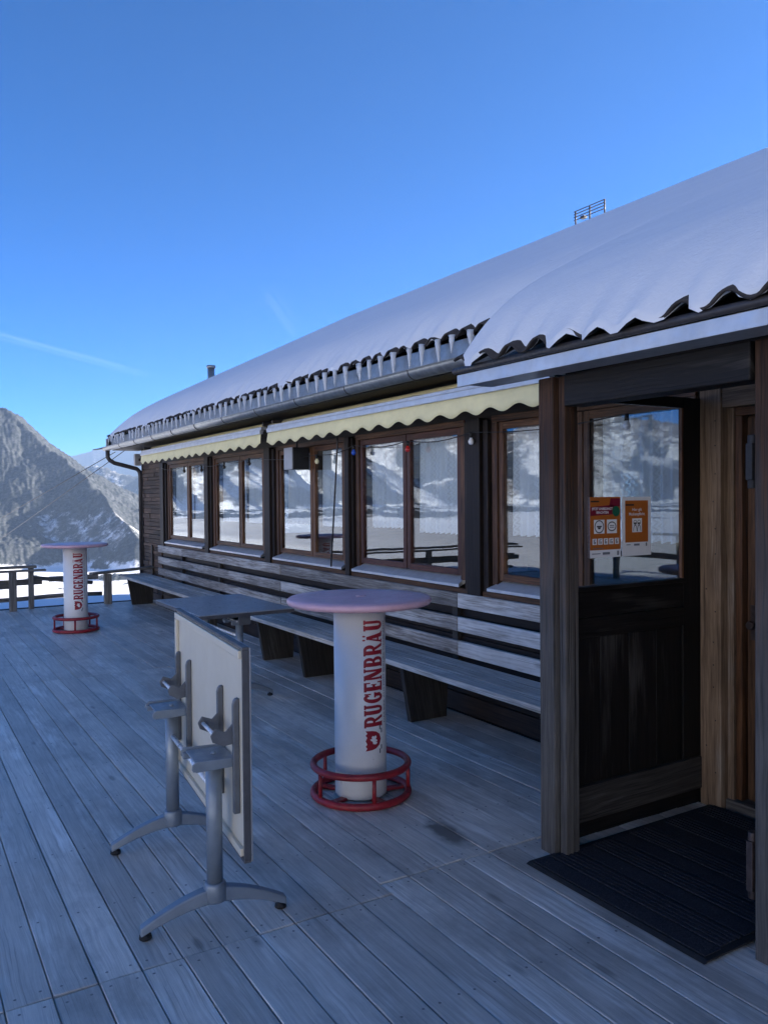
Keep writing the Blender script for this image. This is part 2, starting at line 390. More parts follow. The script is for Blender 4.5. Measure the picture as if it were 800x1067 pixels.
def fbm(x, y, sc_, oct_=5, seed=1, gain=.5):
    s = 0; a = 1.0
    for o in range(oct_):
        s = s + a * perlin(x / sc_, y / sc_, seed + o); sc_ /= 2.03; a *= gain
    return s
def ridged(x, y, sc_, oct_=4, seed=1):
    s = 0; a = 1.0
    for o in range(oct_):
        s = s + a * (1 - 2 * np.abs(perlin(x / sc_, y / sc_, seed + o))); sc_ /= 2.1; a *= .5
    return s
FILL_HILL = .41  # steepness of the snow slope added out of view as fill light
RIDGES = [  # (azimuth deg, distance m, elevation deg) polylines, slope, gully size
    ([(-26, 3900, 5.5), (-14, 3200, 7.6), (-5, 2800, 9.0), (2, 2500, 8.0), (4.5, 2400, 6.9), (6.14, 2330, 5.94), (6.8, 2290, 5.42), (7.79, 2230, 4.29), (8.81, 2170, 3.44), (9.72, 2100, 2.77), (10.65, 2030, 1.71), (11.58, 1950, .82), (12.3, 1880, .05), (13.2, 1780, -1.3), (14.6, 1640, -2.9)], .62, 1.0),
    ([(7, 4900, 3.9), (9.49, 4700, 2.96), (11.01, 4600, 2.25), (12.32, 4500, 2.15), (13.53, 4450, 1.75), (14.76, 4400, 1.5), (20, 4200, 2.2), (30, 4000, 2.8)], .6, .8),
    ([(10.6, 3900, -.25), (12.06, 3600, .22), (14.9, 3100, .05), (18, 2700, .5), (26, 2300, 2.0)], .55, .7),
    ([(-16, 5600, 3.4), (-24, 5300, 2.6), (-30, 5000, 3.6), (-35, 4900, 4.4), (-38, 4800, 4.0), (-42, 4600, 5.0), (-44.5, 4500, 5.9), (-47, 4500, 5.5), (-49.5, 4500, 5.0), (-52, 4500, 4.4), (-57, 4500, 3.8), (-64, 4600, 4.6), (-76, 4700, 5.6), (-100, 4500, 5.0)], .52, 1.2),
]
def terrain_h(x, y):
    r = np.hypot(x, y); az = np.degrees(np.arctan2(x, y))
    base = np.interp(r, [0, 15.5, 20, 27, 60, 200, 500, 900, 1300, 1700, 2600, 12000], [-.25, -.25, -.36, -1.25, -8.0, -36, -88, -126, -134, -130, -120, -120])
    west = np.interp(r, [0, 15, 40, 120, 250, 420, 800, 1300, 12000], [-.25, -.25, -.6, -3.4, -8, -13, -16, -30, -60])
    az = np.where(az > 60, az - 360, az)
    k = np.clip((az + 15) / 14, 0, 1); k = k * k * (3 - 2 * k)
    base = base * k + west * (1 - k)
    base = base + fbm(x, y, 160, 4, 5) * np.clip((r - 60) / 400, 0, 1) * 7 + fbm(x, y, 9, 3, 8) * .10 * np.clip((r - 8) / 10, 0, 1) * np.exp(-np.maximum(r - 200, 0) / 200)
    hs_ = np.clip((-70 - az) / 28, 0, 1) * np.clip((az + 262) / 30, 0, 1); hs_ = hs_ * hs_ * (3 - 2 * hs_)   # added unseen snow slope behind the terrace, bouncing sunlight onto the deck
    hd = np.clip(r - 20, 0, 420); base = base + hs_ * (FILL_HILL * hd * (1 - .0006 * hd) * np.clip(hd / 30, .35, 1) + (fbm(x, y, 45, 4, 15) * 3 + fbm(x, y, 14, 3, 16) * .7) * np.clip(hd / 60, 0, 1) - np.where(hd > 0, base + .25, 0) * np.clip(hd / 40, 0, 1))
    best = base.copy(); relief = np.zeros_like(r)
    wx = fbm(x, y, 500, 3, 21) * 70
    for pts, slope, gs in RIDGES:
        P = [(d * math.sin(R(a)), d * math.cos(R(a)), H + d * math.tan(R(e))) for a, d, e in pts]
        hb = np.full_like(r, -1e9); S = 0
        for (x0, y0, z0), (x1, y1, z1) in zip(P[:-1], P[1:]):
            dx, dy = x1 - x0, y1 - y0; L = math.hypot(dx, dy)
            t = np.clip(((x - x0) * dx + (y - y0) * dy) / (L * L), 0, 1)
            dist = np.hypot(x - x0 - t * dx, y - y0 - t * dy); s = S + t * L; S += L
            dd = np.maximum(dist + wx * np.clip(dist / 250, 0, 1), 0)
            gul = (np.abs(perlin(s / 210 + 7 * gs, dist / 1500, 31)) * 1.6 + np.abs(perlin(s / 85, dist / 700, 33)) * .7) * np.clip(dist / 260, 0, 1) * 140 * gs
            h = z0 + (z1 - z0) * t - slope * dd * (1 - .00010 * dd) - gul
            hb = np.maximum(hb, h)
        rough = (ridged(x, y, 170, 4, 41) - .8) * 13 * gs
        near = np.clip((hb - base) / 60, 0, 1)
        best = np.maximum(best, hb + rough * near)
    mt = np.clip((best - base) / 25, 0, 1)
    return best, mt
def build_terrain():
    az = np.radians(np.concatenate([np.arange(-252, -112, 1.2), np.arange(-112, -62, .5), np.arange(-62, -15, .14), np.arange(-15, 4, .25), np.arange(4, 18, .04), np.arange(18, 42, .5)]))
    rr = np.concatenate([[4, 8, 11], np.geomspace(13, 300, 60), np.geomspace(310, 1000, 50), np.arange(1008, 2450, 8), np.arange(2465, 4000, 18), np.arange(4010, 5000, 20), np.arange(5030, 6400, 40), [6800, 7400, 8200, 9500]])
    A, Q = np.meshgrid(az, rr, indexing='ij'); x = Q * np.sin(A); y = Q * np.cos(A)
    h, mt = terrain_h(x, y)
    hgt = np.degrees(np.arctan2(h - H, Q))
    n = fbm(x, y, 240, 4, 61)
    wst = np.clip((-np.degrees(A) - 12) / 6, 0, 1)
    top = np.clip((h - (230 + 110 * n)) / 130, 0, 1)                 # treeline towards the far western crest; dark forest colour below stands in for shade
    forest = np.clip(mt * 1.15 + n * .35, 0, 1) * (1 - top * wst)
    # clearings / avalanche strips and meadow patches
    strip = np.clip((ridged(x * .8 + y * .5, y * .35 - x * .3, 420, 3, 71) - .95) * 2.2, 0, 1)
    forest = forest * (1 - .75 * strip)
    low = np.clip((fbm(x, y, 130, 3, 77) - .12) * 5, 0, 1) * (np.degrees(A) > -66) * (1 - mt) * np.clip((Q - 300) / 300, 0, 1)
    forest = np.maximum(forest, low * .9)
    east = np.clip((np.degrees(A) - 3) / 4, 0, 1) * np.clip((Q - 1000) / 300, 0, 1) * mt
    forest = np.clip(forest + east * .25, 0, 1)
    rng = np.random.default_rng(3)
    trees = (np.clip(.35 + .9 * perlin(x / 8.5, y / 8.5, 81), 0, 1.2) * 7 * np.clip((2600 - Q) / 300, 0, 1) + np.clip(perlin(x / 31, y / 31, 83), 0, 1) * 9 * np.clip((4300 - Q) / 600, .25, 1)) * np.clip(forest * 1.3 - .25, 0, 1) * np.clip((Q - 500) / 500, 0, 1)
    h = h + trees
    rock = np.clip(mt * (.35 + top * .45 + .5 * n), 0, 1)
    na, nr = x.shape
    V = np.stack([x, y, h], -1).reshape(-1, 3)
    idx = np.arange(na * nr).reshape(na, nr)
    Fq = np.stack([idx[:-1, :-1], idx[:-1, 1:], idx[1:, 1:], idx[1:, :-1]], -1).reshape(-1, 4)[:, ::-1]
    me = bpy.data.meshes.new('terrain'); me.vertices.add(len(V)); me.vertices.foreach_set('co', V.ravel())
    me.loops.add(Fq.size); me.loops.foreach_set('vertex_index', np.ascontiguousarray(Fq).ravel())
    me.polygons.add(len(Fq)); me.polygons.foreach_set('loop_start', np.arange(0, Fq.size, 4)); me.update(); me.validate()
    for nm, d in (('forest', forest), ('rock', rock)):
        at = me.attributes.new(nm, 'FLOAT', 'POINT'); at.data.foreach_set('value', d.ravel().astype(np.float32))
    me.polygons.foreach_set('use_smooth', np.ones(len(Fq), bool))
    me.materials.append(M['terrain'])
    o = bpy.data.objects.new('terrain', me); COL.objects.link(o); tag(o, 'snowy valley and forested mountain slopes beyond the terrace', None, None, 'structure')
build_terrain()
g = MB()                                                               # snow ground out to the horizon, below the modelled valley
g.lathe([(12000, -190), (9000, -180), (300, -140), (4.5, -.6), (0.01, -.6)], seg=96)
tag(g.build('ground', M['snow']), 'snow covered ground', None, None, 'structure')

hz = MB(); hz.box(-12400, 12400, -12400, 12400, -191.5, 530)
def mk_haze():
    m_ = bpy.data.materials.new('haze'); m_.use_nodes = True; t = m_.node_tree; t.nodes.remove(t.nodes['Principled BSDF'])
    v = t.nodes.new('ShaderNodeVolumePrincipled'); v.inputs['Color'].default_value = (.50, .70, 1, 1); v.inputs['Density'].default_value = HAZE; v.inputs['Anisotropy'].default_value = .25
    t.links.new(v.outputs[0], t.nodes['Material Output'].inputs['Volume']); return m_
HAZE = .0001
tag(hz.build('haze', mk_haze()), 'thin blue winter haze in the valley', None, None, 'stuff')

# ------------------------------------------------------------------ terrace deck
def deck():
    m = MB(); bw = .147
    x = -5.0
    while x < 3.70:
        x1 = min(x + bw, 3.70); br = 2.865 if x < 1.62 else 2.965
        off = rnd.choice((0, .03, -.02))
        for (y0, y1) in ((-3.0, br - .004), (br + .004, 7.95 + off), (7.958 + off, 13.42)):
            dz = rnd.uniform(-.0025, .0015); tl = rnd.uniform(-.0015, .0015)
            g2 = rnd.uniform(.0014, .0032)
            a, b = x + g2, x1 - g2
            m.hexa([(a, y0, -.045), (b, y0, -.045), (b, y1, -.045), (a, y1, -.045), (a, y0, dz + tl), (b, y0, dz - tl), (b, y1, dz - tl), (a, y1, dz + tl)])
            yy = y0 + .05
            ys = [y0 + .045] + [k * .62 + .3 for k in range(-5, 24) if y0 + .2 < k * .62 + .3 < y1 - .2] + [y1 - .045]
            for yy in ys:
                if yy < .5 or x < -1: continue
                for xx in (a + .03, b - .03):
                    bb = len(m.v); cx = xx + rnd.uniform(-.006, .006); cy = yy + rnd.uniform(-.006, .006)
                    for k in range(7): m.v.append((cx + .0055 * math.cos(k * 2 * PI / 7), cy + .0055 * math.sin(k * 2 * PI / 7), dz + .003))
                    m.face(range(bb, bb + 7), None, 1)
        x = x1
    for k in range(-4, 23): m.box(-5, 3.7, k * .62 + .27, k * .62 + .35, -.2, -.046, 2)
    m.box(-5.0, 3.7, 13.425, 13.47, -.22, -.004, 0)
    m.box(-5.05, -5.002, -3, 13.47, -.22, -.004, 0)
    tag(m.build('deck', [M['deck'], M['nail'], M['support']], None, .0025, 1), 'weathered grey plank terrace deck', None, None, 'structure')
deck()

# ------------------------------------------------------------------ the hut
hut = thing('mountain_hut', 'dark wooden mountain hut with snowy tiled roof and lace curtained windows along the terrace', 'building', (0, 0, 0))
W = 3.72; YE = 14.05; Y0 = -9.0
WINS = [(10.82, 12.60, 11.615), (8.76, 10.52, 9.56), (6.80, 8.44, 7.55), (4.94, 6.62, 5.77), (2.88, 4.62, 3.73)]   # opening y0, y1, mullion
ZB, ZT = 1.02, 2.16
def part(m, name, mat, bev=0, parent=None): return m.build(name, mat, parent or hut, bev)
m = MB()                                                               # main wall: horizontal dark boards, below / above / between windows
z = -.15
while z < ZB - .13:
    m.box(W + rnd.uniform(0, .006), W + .1, 2.83, YE - .02, z + .003, min(z + .145, ZB - .125)); z += .148
m.box(W, W + .1, 2.83, YE - .02, ZB - .12, ZB - .06)
for z0, z1 in ((ZT + .05, ZT + .2), (ZT + .203, ZT + .36), (ZT + .363, 2.66)): m.box(W, W + .1, Y0, YE - .02, z0, z1)
m.box(W + .005, W + .1, Y0, 2.45, -.15, ZT + .05)
ys = [2.83] + [v for w_ in sorted(WINS) for v in w_[:2]] + [YE - .02]
for a, b in zip(ys[0::2], ys[1::2]): m.box(W + .012, W + .1, a, b, ZB - .06, ZT + .05)
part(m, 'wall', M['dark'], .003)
m = MB()                                                               # shingled strip beside the far corner
z = .05
while z < 2.28:
    y = 12.93; hh = rnd.uniform(.05, .085)
    while y < YE - .06:
        ww = rnd.uniform(.25, .8); y1 = min(y + ww, YE - .05)
        d = rnd.uniform(.006, .022); m.box(W - d, W + .008, y + .003, y1 - .003, z + .003, z + hh - .002); y = y1
    z += hh
part(m, 'shingle_cladding', M['shingle'], .003)['label'] = 'rough brown shingles at the far corner'
m = MB(); m.box(W - .02, W + .12, YE - .045, YE + .015, -.2, 2.6); part(m, 'corner_board', M['dark'], .003)
m = MB()                                                               # gable end, back wall with openings, floor, ceiling
BX = 12.2
BW = [(1.2, 3.0), (10.5, 11.3)]
m.box(W + .101, BX, YE - .12, YE - .02, -.2, 1.0); m.box(W + .101, BX, YE - .12, YE - .02, 2.1, 2.62)
for a, b in ((W + .101, 6.25), (6.9, BX)): m.box(a, b, YE - .12, YE - .02, 1.0, 2.1)
m.box(BX, BX + .12, Y0, YE - .02, -.2, 1.0); m.box(BX, BX + .12, Y0, YE - .02, 2.1, 2.62)
e = [Y0] + [v for b in BW for v in b] + [YE - .02]
for a, b in zip(e[0::2], e[1::2]): m.box(BX, BX + .12, a, b, 1.0, 2.1)
m.prism([(3.45, YE - .08, 2.63), (12.6, YE - .08, 2.63), (8.0, YE - .08, 5.0)], (0, .06, 0))
m.prism([(3.45, Y0, 2.63), (12.6, Y0, 2.63), (8.0, Y0, 5.0)], (0, .06, 0))
m.box(W + .01, BX, Y0, Y0 + .1, -.2, 2.6)
part(m, 'wall', M['room'])['label'] = 'inner, gable and back walls with window openings'
m = MB(); m.box(W + .101, BX - .002, Y0 + .11, YE - .125, -.2, -.01); part(m, 'floor', M['room'])
m = MB(); m.box(W + .101, BX - .002, Y0 + .11, YE - .125, 2.45, 2.5); part(m, 'ceiling', M['room'])

# posts between the windows
for yc0, yc1 in ((12.62, 12.93), (10.54, 10.80), (8.46, 8.74), (6.64, 6.785), (4.64, 4.92)):
    m = MB(); wd = yc1 - yc0
    m.box(W - .055, W + .01, yc0 + wd * .22, yc1 - wd * .22, ZB - .13, ZT + .06)
    m.box(W - .028, W + .008, yc0 - .0, yc0 + wd * .2, ZB - .11, ZT + .045); m.box(W - .028, W + .008, yc1 - wd * .2, yc1, ZB - .11, ZT + .045)
    part(m, 'wall_post', M['dark'], .004)
# windows
pane_spans = []
for i, (a, b, mu) in enumerate(WINS):
    f = MB(); X0, X1 = W - .006, W + .07
    f.box(X0, X1, a + .002, a + .06, ZB - .005, ZT + .02); f.box(X0, X1, b - .06, b - .002, ZB - .005, ZT + .02)
    f.box(X0 - .003, X1, a + .002, b - .002, ZT + .021, ZT + .068); f.box(W + .05, X1, a + .062, b - .062, ZB - .004, ZB + .02)
    wo = part(f, 'window', M['frame'], .003)
    for (p, q) in ((a + .064, mu - .006), (mu + .006, b - .064)):
        s_ = MB(); sx0, sx1 = W + .006, W + .048; zb, zt = ZB + .026, ZT + .018; k = .050
        s_.box(sx0, sx1, p, p + k, zb, zt); s_.box(sx0, sx1, q - k, q, zb, zt); s_.box(sx0, sx1, p + k, q - k, zb, zb + k); s_.box(sx0, sx1, p + k, q - k, zt - k, zt)
        part(s_, 'sash', M['red'] if i == 3 else M['frame'], .003, wo)
        pn = MB(); pn.box(W + .024, W + .030, p + k, q - k, zb + k, zt - k); part(pn, 'pane', M['glass'], 0, wo)
        pane_spans.append((i, p + k, q - k))
    s_ = MB()
    s_.hexa([(W - .066, a + .008, ZB - .052), (W + .046, a + .062, ZB - .03), (W + .046, b - .062, ZB - .03), (W - .066, b - .008, ZB - .052), (W - .066, a + .008, ZB - .030), (W + .046, a + .062, ZB + .022), (W + .046, b - .062, ZB + .022), (W - .066, b - .008, ZB - .030)])
    part(s_, 'sill', M['sill'], .002, wo)
m = MB(); m.box(W - .032, W - .001, 2.90, 12.93, ZB - .125, ZB - .062); part(m, 'sill_beam', M['brown'], .004)

# roof
EX, EZ, SL = 3.20, 2.70, .494
rz = lambda x: EZ + (x - EX) * SL
RX = 8.0
PY1 = 3.20                                                            # porch roof ends here
PER = .183
def tiles(x0, x1, y0, y1, name, n_s=14):
    m = MB(); n = int((y1 - y0) / PER * 12) + 1
    def top(u, v):
        x = x0 + (x1 - x0) * v; y = y0 + (y1 - y0) * u
        ph = (y / PER) % 1
        wv = math.sin(PI * min(ph / .62, 1)) if ph < .62 else -.35 * math.sin(PI * (ph - .62) / .38)
        return (x, y, rz(x) + wv * .034)
    m.grid(top, n, 3)
    o = part(m, name, M['tile']); md = o.modifiers.new('thick', 'SOLIDIFY'); md.thickness = .011; md.offset = -1
    return o
m = MB()
m.prism([(EX + .10, Y0 - .3, rz(EX + .10) - .07), (RX, Y0 - .3, rz(RX) - .07), (RX, Y0 - .3, rz(RX) - .18), (EX + .10, Y0 - .3, rz(EX + .10) - .18)], (0, YE + .28 - Y0 + .3, 0))
m.prism([(RX + .001, Y0 - .3, rz(RX) - .07), (12.9, Y0 - .3, rz(RX) - .07 - 4.9 * SL), (12.9, Y0 - .3, rz(RX) - .18 - 4.9 * SL), (RX + .001, Y0 - .3, rz(RX) - .18)], (0, YE + .28 - Y0 + .3, 0))
roof = part(m, 'roof', M['dark'])
roof.data.materials[0] = M['dark']
tiles(EX, EX + 1.2, PY1 + .02, YE + .3, 'roof_tiles').parent = roof
tiles(2.35, 4.2, .2, PY1, 'roof_tiles').parent = roof
m = MB(); m.box(EX + .05, EX + .075, PY1 + .05, YE + .25, 2.50, EZ - .012); m.box(EX - .02, EX + .3, YE + .25, YE + .29, 2.52, 2.69)
part(m, 'fascia_board', M['zinc'], 0, roof)
m = MB(); m.box(EX + .08, W - .002, PY1, YE + .25, 2.49, 2.515); part(m, 'soffit', M['dark'], 0, roof)
# verge boards of the gable
m = MB(); 
for s0 in (0,):
    m.hexa([(EX + .02, YE + .25, rz(EX + .02) - .16), (RX, YE + .25, rz(RX) - .16), (RX, YE + .285, rz(RX) - .16), (EX + .02, YE + .285, rz(EX + .02) - .16), (EX + .02, YE + .25, rz(EX + .02) + .01), (RX, YE + .25, rz(RX) + .01), (RX, YE + .285, rz(RX) + .01), (EX + .02, YE + .285, rz(EX + .02) + .01)])
part(m, 'verge_board', M['dark'], .003, roof)
m = MB(); m.tube([(4.97, 14.1, 3.5), (4.97, 14.1, 3.99)], .062, 16); m.lathe([(.075, 0), (.08, .02), (.08, .05), (.02, .055)], (4.97, 14.1, 3.985), 16); part(m, 'vent_pipe', M['zinc'], 0, roof)

# main gutter: half-round trough with strap joints, plus the far corner downpipe
def gutter(x, z, r_, y0, y1, name, mat):
    m = MB(); n = 14; b = len(m.v)
    prof = [(x + r_ * math.cos(PI + PI * k / n), z + r_ * math.sin(PI + PI * k / n)) for k in range(n + 1)]
    prof = [(x - r_ - .010, z + .004)] + prof + [(x + r_, z + .02)]
    for y in (y0, y1):
        for p in prof: m.v.append((p[0], y, p[1]))
    L = len(prof)
    for k in range(L - 1): m.face([b + k, b + k + 1, b + L + k + 1, b + L + k], None, 0, .5, True)
    o = part(m, name, mat); md = o.modifiers.new('thick', 'SOLIDIFY'); md.thickness = .004
    for y in (y0, y1):
        c = MB(); c.prism([(p[0], y, p[1]) for p in prof[1:-1]], (0, .003, 0)); part(c, 'gutter_end', mat, 0, o)
    return o
GX, GZ, GR = 3.165, 2.535, .058
gut = gutter(GX, GZ, GR, PY1 + .05, YE + .27, 'gutter', M['zinc'])
y = 3.85
while y < YE:
    s_ = MB(); s_.tube([(GX + (GR + .004) * math.cos(PI + PI * k / 10), y, GZ + (GR + .004) * math.sin(PI + PI * k / 10)) for k in range(11)], .0055, 6)
    part(s_, 'strap', M['darkmetal'], 0, gut); y += .93
m = MB(); m.tube([(GX, YE + .10, GZ - GR + .01), (GX, YE + .10, GZ - .17), (GX + .03, YE + .09, GZ - .22), (GX + .10, YE + .075, GZ - .265), (W - .09, YE + .05, 2.175), (W - .045, YE + .045, 2.13), (W - .03, YE + .045, 2.05), (W - .03, YE + .045, -.2)], .036, 12)
part(m, 'downpipe', M['darkmetal'])
m = MB(); m.hexa([(GX - .20, YE + .28, GZ - .045), (GX - .02, YE + .28, GZ - .02), (GX - .02, YE + .36, GZ - .02), (GX - .20, YE + .36, GZ - .045), (GX - .20, YE + .28, GZ - .03), (GX - .02, YE + .28, GZ + .01), (GX - .02, YE + .36, GZ + .01), (GX - .20, YE + .36, GZ - .03)])
part(m, 'gutter_spout', M['zinc'], 0, gut)

# ------------------------------------------------------------------ porch
def porch_post(y0, y1, x0=2.58, x1=2.672, strip=True):
    m = MB()
    if strip:
        m.box(x0, x1, y0 + .062, y1, -.02, 2.19); m.box(x0 + .022, x1 - .012, y0 + .012, y0 + .052, -.02, 2.19); m.box(x0 + .04, x1 + .0, y0 + .052, y0 + .062, -.02, 2.15)
        m.box(x0 + .07, x1 + .028, y0 + .02, y0 + .05, -.02, 2.15)
    else:
        m.box(x0, x1, y0, y1, -.02, 2.19); m.box(x0 + .05, x1 + .05, y1 + .001, y1 + .022, -.02, 2.15)
    part(m, 'porch_post', M['post'], .006)
porch_post(2.705, 2.864, 2.58, 2.665)
porch_post(1.60, 1.775, 2.60, 2.70, False)
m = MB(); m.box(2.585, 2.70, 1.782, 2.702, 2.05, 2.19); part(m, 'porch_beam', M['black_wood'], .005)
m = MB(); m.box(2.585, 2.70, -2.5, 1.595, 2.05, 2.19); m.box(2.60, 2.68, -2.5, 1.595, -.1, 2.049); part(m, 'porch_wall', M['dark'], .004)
# glazed side panel at y = 2.84
m = MB(); PYa, PYb = 2.842, 2.872; PX0, PX1 = 2.703, 3.712
m.box(PX0, PX1, PYa + .012, PYb + .02, -.02, .075)                                   # plinth

m.box(PX0, PX0 + .06, PYa, PYb, .252, 2.16); m.box(3.56, PX1, PYa, PYb, .252, 2.16)   # stiles
for k in range(4):
    a = PX0 + .062 + k * .2002; m.box(a, a + .197, PYa + .012, PYb - .004, .252, .96)  # recessed boards
m.box(PX0 + .061, 3.559, PYa - .004, PYb, .963, 1.06); m.box(PX0 + .061, 3.559, PYa, PYb, 1.063, 1.19)
m.box(PX0 + .061, 3.559, PYa - .02, PYb, 1.192, 1.212)
m.box(PX0 + .061, 3.559, PYa, PYb, 2.105, 2.16)
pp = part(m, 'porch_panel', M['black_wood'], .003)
m = MB(); m.box(PX0, PX1, PYa - .012, PYb, .08, .25); part(m, 'bottom_rail', M['support'], .005, pp)['label'] = 'scuffed greyish bottom board'
m = MB(); m.box(PX0 + .062, 3.558, PYa + .016, PYa + .021, 1.213, 2.104); part(m, 'pane', M['glass'], 0, pp)
for bx0 in (3.545, PX0 + .061):
    m = MB(); m.box(bx0, bx0 + .013, PYa - .004, PYa + .014, 1.213, 2.104); part(m, 'glazing_bead', M['frame'], 0, pp)
# porch ceiling boards follow the roof, fascia flashing, small front gutter
m = MB(); m.hexa([(2.42, .2, rz(2.42) - .10), (4.1, .2, rz(4.1) - .10), (4.1, PY1 - .02, rz(4.1) - .10), (2.42, PY1 - .02, rz(2.42) - .10), (2.42, .2, rz(2.42) - .075), (4.1, .2, rz(4.1) - .075), (4.1, PY1 - .02, rz(4.1) - .075), (2.42, PY1 - .02, rz(2.42) - .075)])
part(m, 'porch_ceiling', M['dark'])
m = MB(); m.box(2.385, 2.402, .2, PY1 + .03, 2.185, 2.243); m.box(2.404, 2.56, .2, PY1 - .02, 2.19, 2.205); part(m, 'fascia', M['flash'], .002)['label'] = 'pale metal flashing strip along the porch eave'
m = MB(); m.tube([(2.378, .2, 2.262), (2.378, PY1 + .04, 2.262)], .0165, 12); part(m, 'eave_tube', M['darkmetal'])
# entrance: jamb casing, lintel, recessed door
m = MB(); m.box(W - .03, W + .12, 2.712, 2.838, -.02, 2.25)
for k in range(14):
    zz = .2 + k * .14 + rnd.uniform(-.04, .04); yn = 2.745 + rnd.choice((0, .012, .055)); m.tube([(W - .0325, yn, zz), (W - .028, yn, zz)], .0042, 8, 1)
m.box(W - .022, W + .12, 1.50, 2.709, 2.10, 2.25)
m.box(W + .02, W + .12, 2.672, 2.709, -.02, 2.098)
part(m, 'door_frame', [M['jamb'], M['iron']], .004)
m = MB(); m.box(W + .03, W + .12, 1.62, 2.669, 2.055, 2.098); m.box(W + .03, W + .12, 2.63, 2.669, .06, 2.053); part(m, 'door_lining', M['frame'], .003)
m = MB(); m.box(W + .0, W + .14, 1.62, 2.709, -.015, .055); part(m, 'threshold', M['post'], .006)
m = MB(); m.box(W + .075, W + .115, 1.64, 2.625, .06, 2.05); m.box(W + .062, W + .074, 2.52, 2.62, .07, 2.04); m.box(W + .062, W + .074, 1.64, 2.518, .07, .28); m.box(W + .062, W + .074, 1.64, 2.518, 1.88, 2.04)
door = part(m, 'door', M['brown'], .003)
m = MB(); m.tube([(W + .06, 2.575, .98), (W + .02, 2.575, .98)], .012, 10); m.tube([(W + .02, 2.575, .98), (W + .005, 2.575, .98)], [.024, .02], 14); m.box(W + .054, W + .0615, 2.55, 2.60, .90, 1.08)
part(m, 'handle', M['iron'], .002, door)
# hinges on the near porch post
for z0, z1, mt in ((1.67, 1.86, 'rubber'), (.20, .44, 'iron')):
    m = MB(); m.box(2.615, 2.70, 1.776, 1.782, z0 + .02, z1 - .02); m.tube([(2.625, 1.80, z0), (2.625, 1.80, z1)], .016, 12); m.box(2.60, 2.615, 1.785, 1.81, z0 + .03, z1 - .03)
    part(m, 'hinge', M[mt], .002)

# ------------------------------------------------------------------ roof snow
def snow_noise(x, y, s): return float(fbm(np.array([x / 1.0]), np.array([y / 1.0]), s, 3, 90)[0])
def roof_snow():
    ny, ns = 640, 130
    ysv = np.linspace(Y0 - .3, YE + .31, ny)
    jag = fbm(ysv, ysv * 0 + .3, .33, 4, 91) * .14 + fbm(ysv, ysv * 0 + 7.7, .09, 2, 93) * .05
    k = 1 / (1 + np.exp(np.clip((ysv - (PY1 + .015)) / .012, -60, 60)))
    arch = ((ysv / PER) % 1); ar = np.where(arch < .62, np.sin(PI * np.clip(arch / .62, 0, 1)), -.2)
    front = (1 - k) * (EX + .035 + np.clip(jag * .8, -.05, .07)) + k * (2.350 + np.clip(jag * .8, -.03, .04) + .008 * ar)
    T = np.linspace(0, 1, ns) ** 1.35
    f0 = (1 - k) * (EX + .035) + k * 2.350
    X = f0[:, None] + (RX + .12 - f0[:, None]) * T[None, :]
    d0 = X - f0[:, None]; X = X + (front - f0)[:, None] * np.exp(-d0 / .13)
    Yg = np.repeat(ysv[:, None], ns, 1)
    d = d0
    thick = (.235 * (1 - k) + .225 * k)[:, None] * (1 - np.exp(-d / .20)) + .012
    thick = thick * (1 + .03 * fbm(X, Yg, 1.6, 1, 95)) + .016 * fbm(X, Yg, .35, 2, 96) * np.clip(d / .15, 0, 1) * np.exp(-d / .8) + .0025 * fbm(X, Yg, .6, 1, 97)
    end = np.clip((YE + .31 - Yg) / .42, 0, 1); thick = thick * np.sqrt(np.clip(1 - (1 - end) ** 2, 0, 1)) + .004
    roofz = EZ + (X - EX) * SL
    ph = (Yg / PER) % 1; tile = np.where(ph < .62, np.sin(PI * np.clip(ph / .62, 0, 1)), -.35 * np.sin(PI * np.clip((ph - .62) / .38, 0, 1))) * .034
    dip = np.exp(-d / .07)
    Z = roofz + thick + np.maximum(tile * dip, -.01) + .004
    # rounded crown over the ridge
    Z = np.where(X > RX - .25, Z - ((X - (RX - .25)) ** 2) * 1.1, Z)
    m = MB(); V = np.stack([X, Yg, Z], -1)
    B = np.stack([X, Yg, roofz + np.where(T[None, :] > .0, -.02, -.004) + tile * dip * .9], -1)
    # last row drops down the far slope
    ext = V[:, -1:, :].copy(); ext[:, :, 0] = 12.9; ext[:, :, 2] = rz(RX) - 4.9 * SL + .25
    V = np.concatenate([B[:, :1, :], V, ext], 1); n2 = V.shape[1]
    m.v = [tuple(p) for p in V.reshape(-1, 3)]
    for i in range(ny - 1):
        for j in range(n2 - 1): m.face([i * n2 + j, i * n2 + j + 1, (i + 1) * n2 + j + 1, (i + 1) * n2 + j][::-1], None, 0, .5, True)
    # gable side skirt
    b = len(m.v)
    for j in range(n2): m.v.append((V[-1, j, 0], YE + .31, rz(min(V[-1, j, 0], RX)) - .03 if V[-1, j, 0] <= RX else rz(RX) - (V[-1, j, 0] - RX) * SL - .03))
    for j in range(n2 - 1): m.face([(ny - 1) * n2 + j, (ny - 1) * n2 + j + 1, b + j + 1, b + j], None, 0, .5, False)
    tag(m.build('roof_snow', M['snow']), 'thick smooth snow blanket lying on the tiled hut roof', 'snow')
roof_snow()
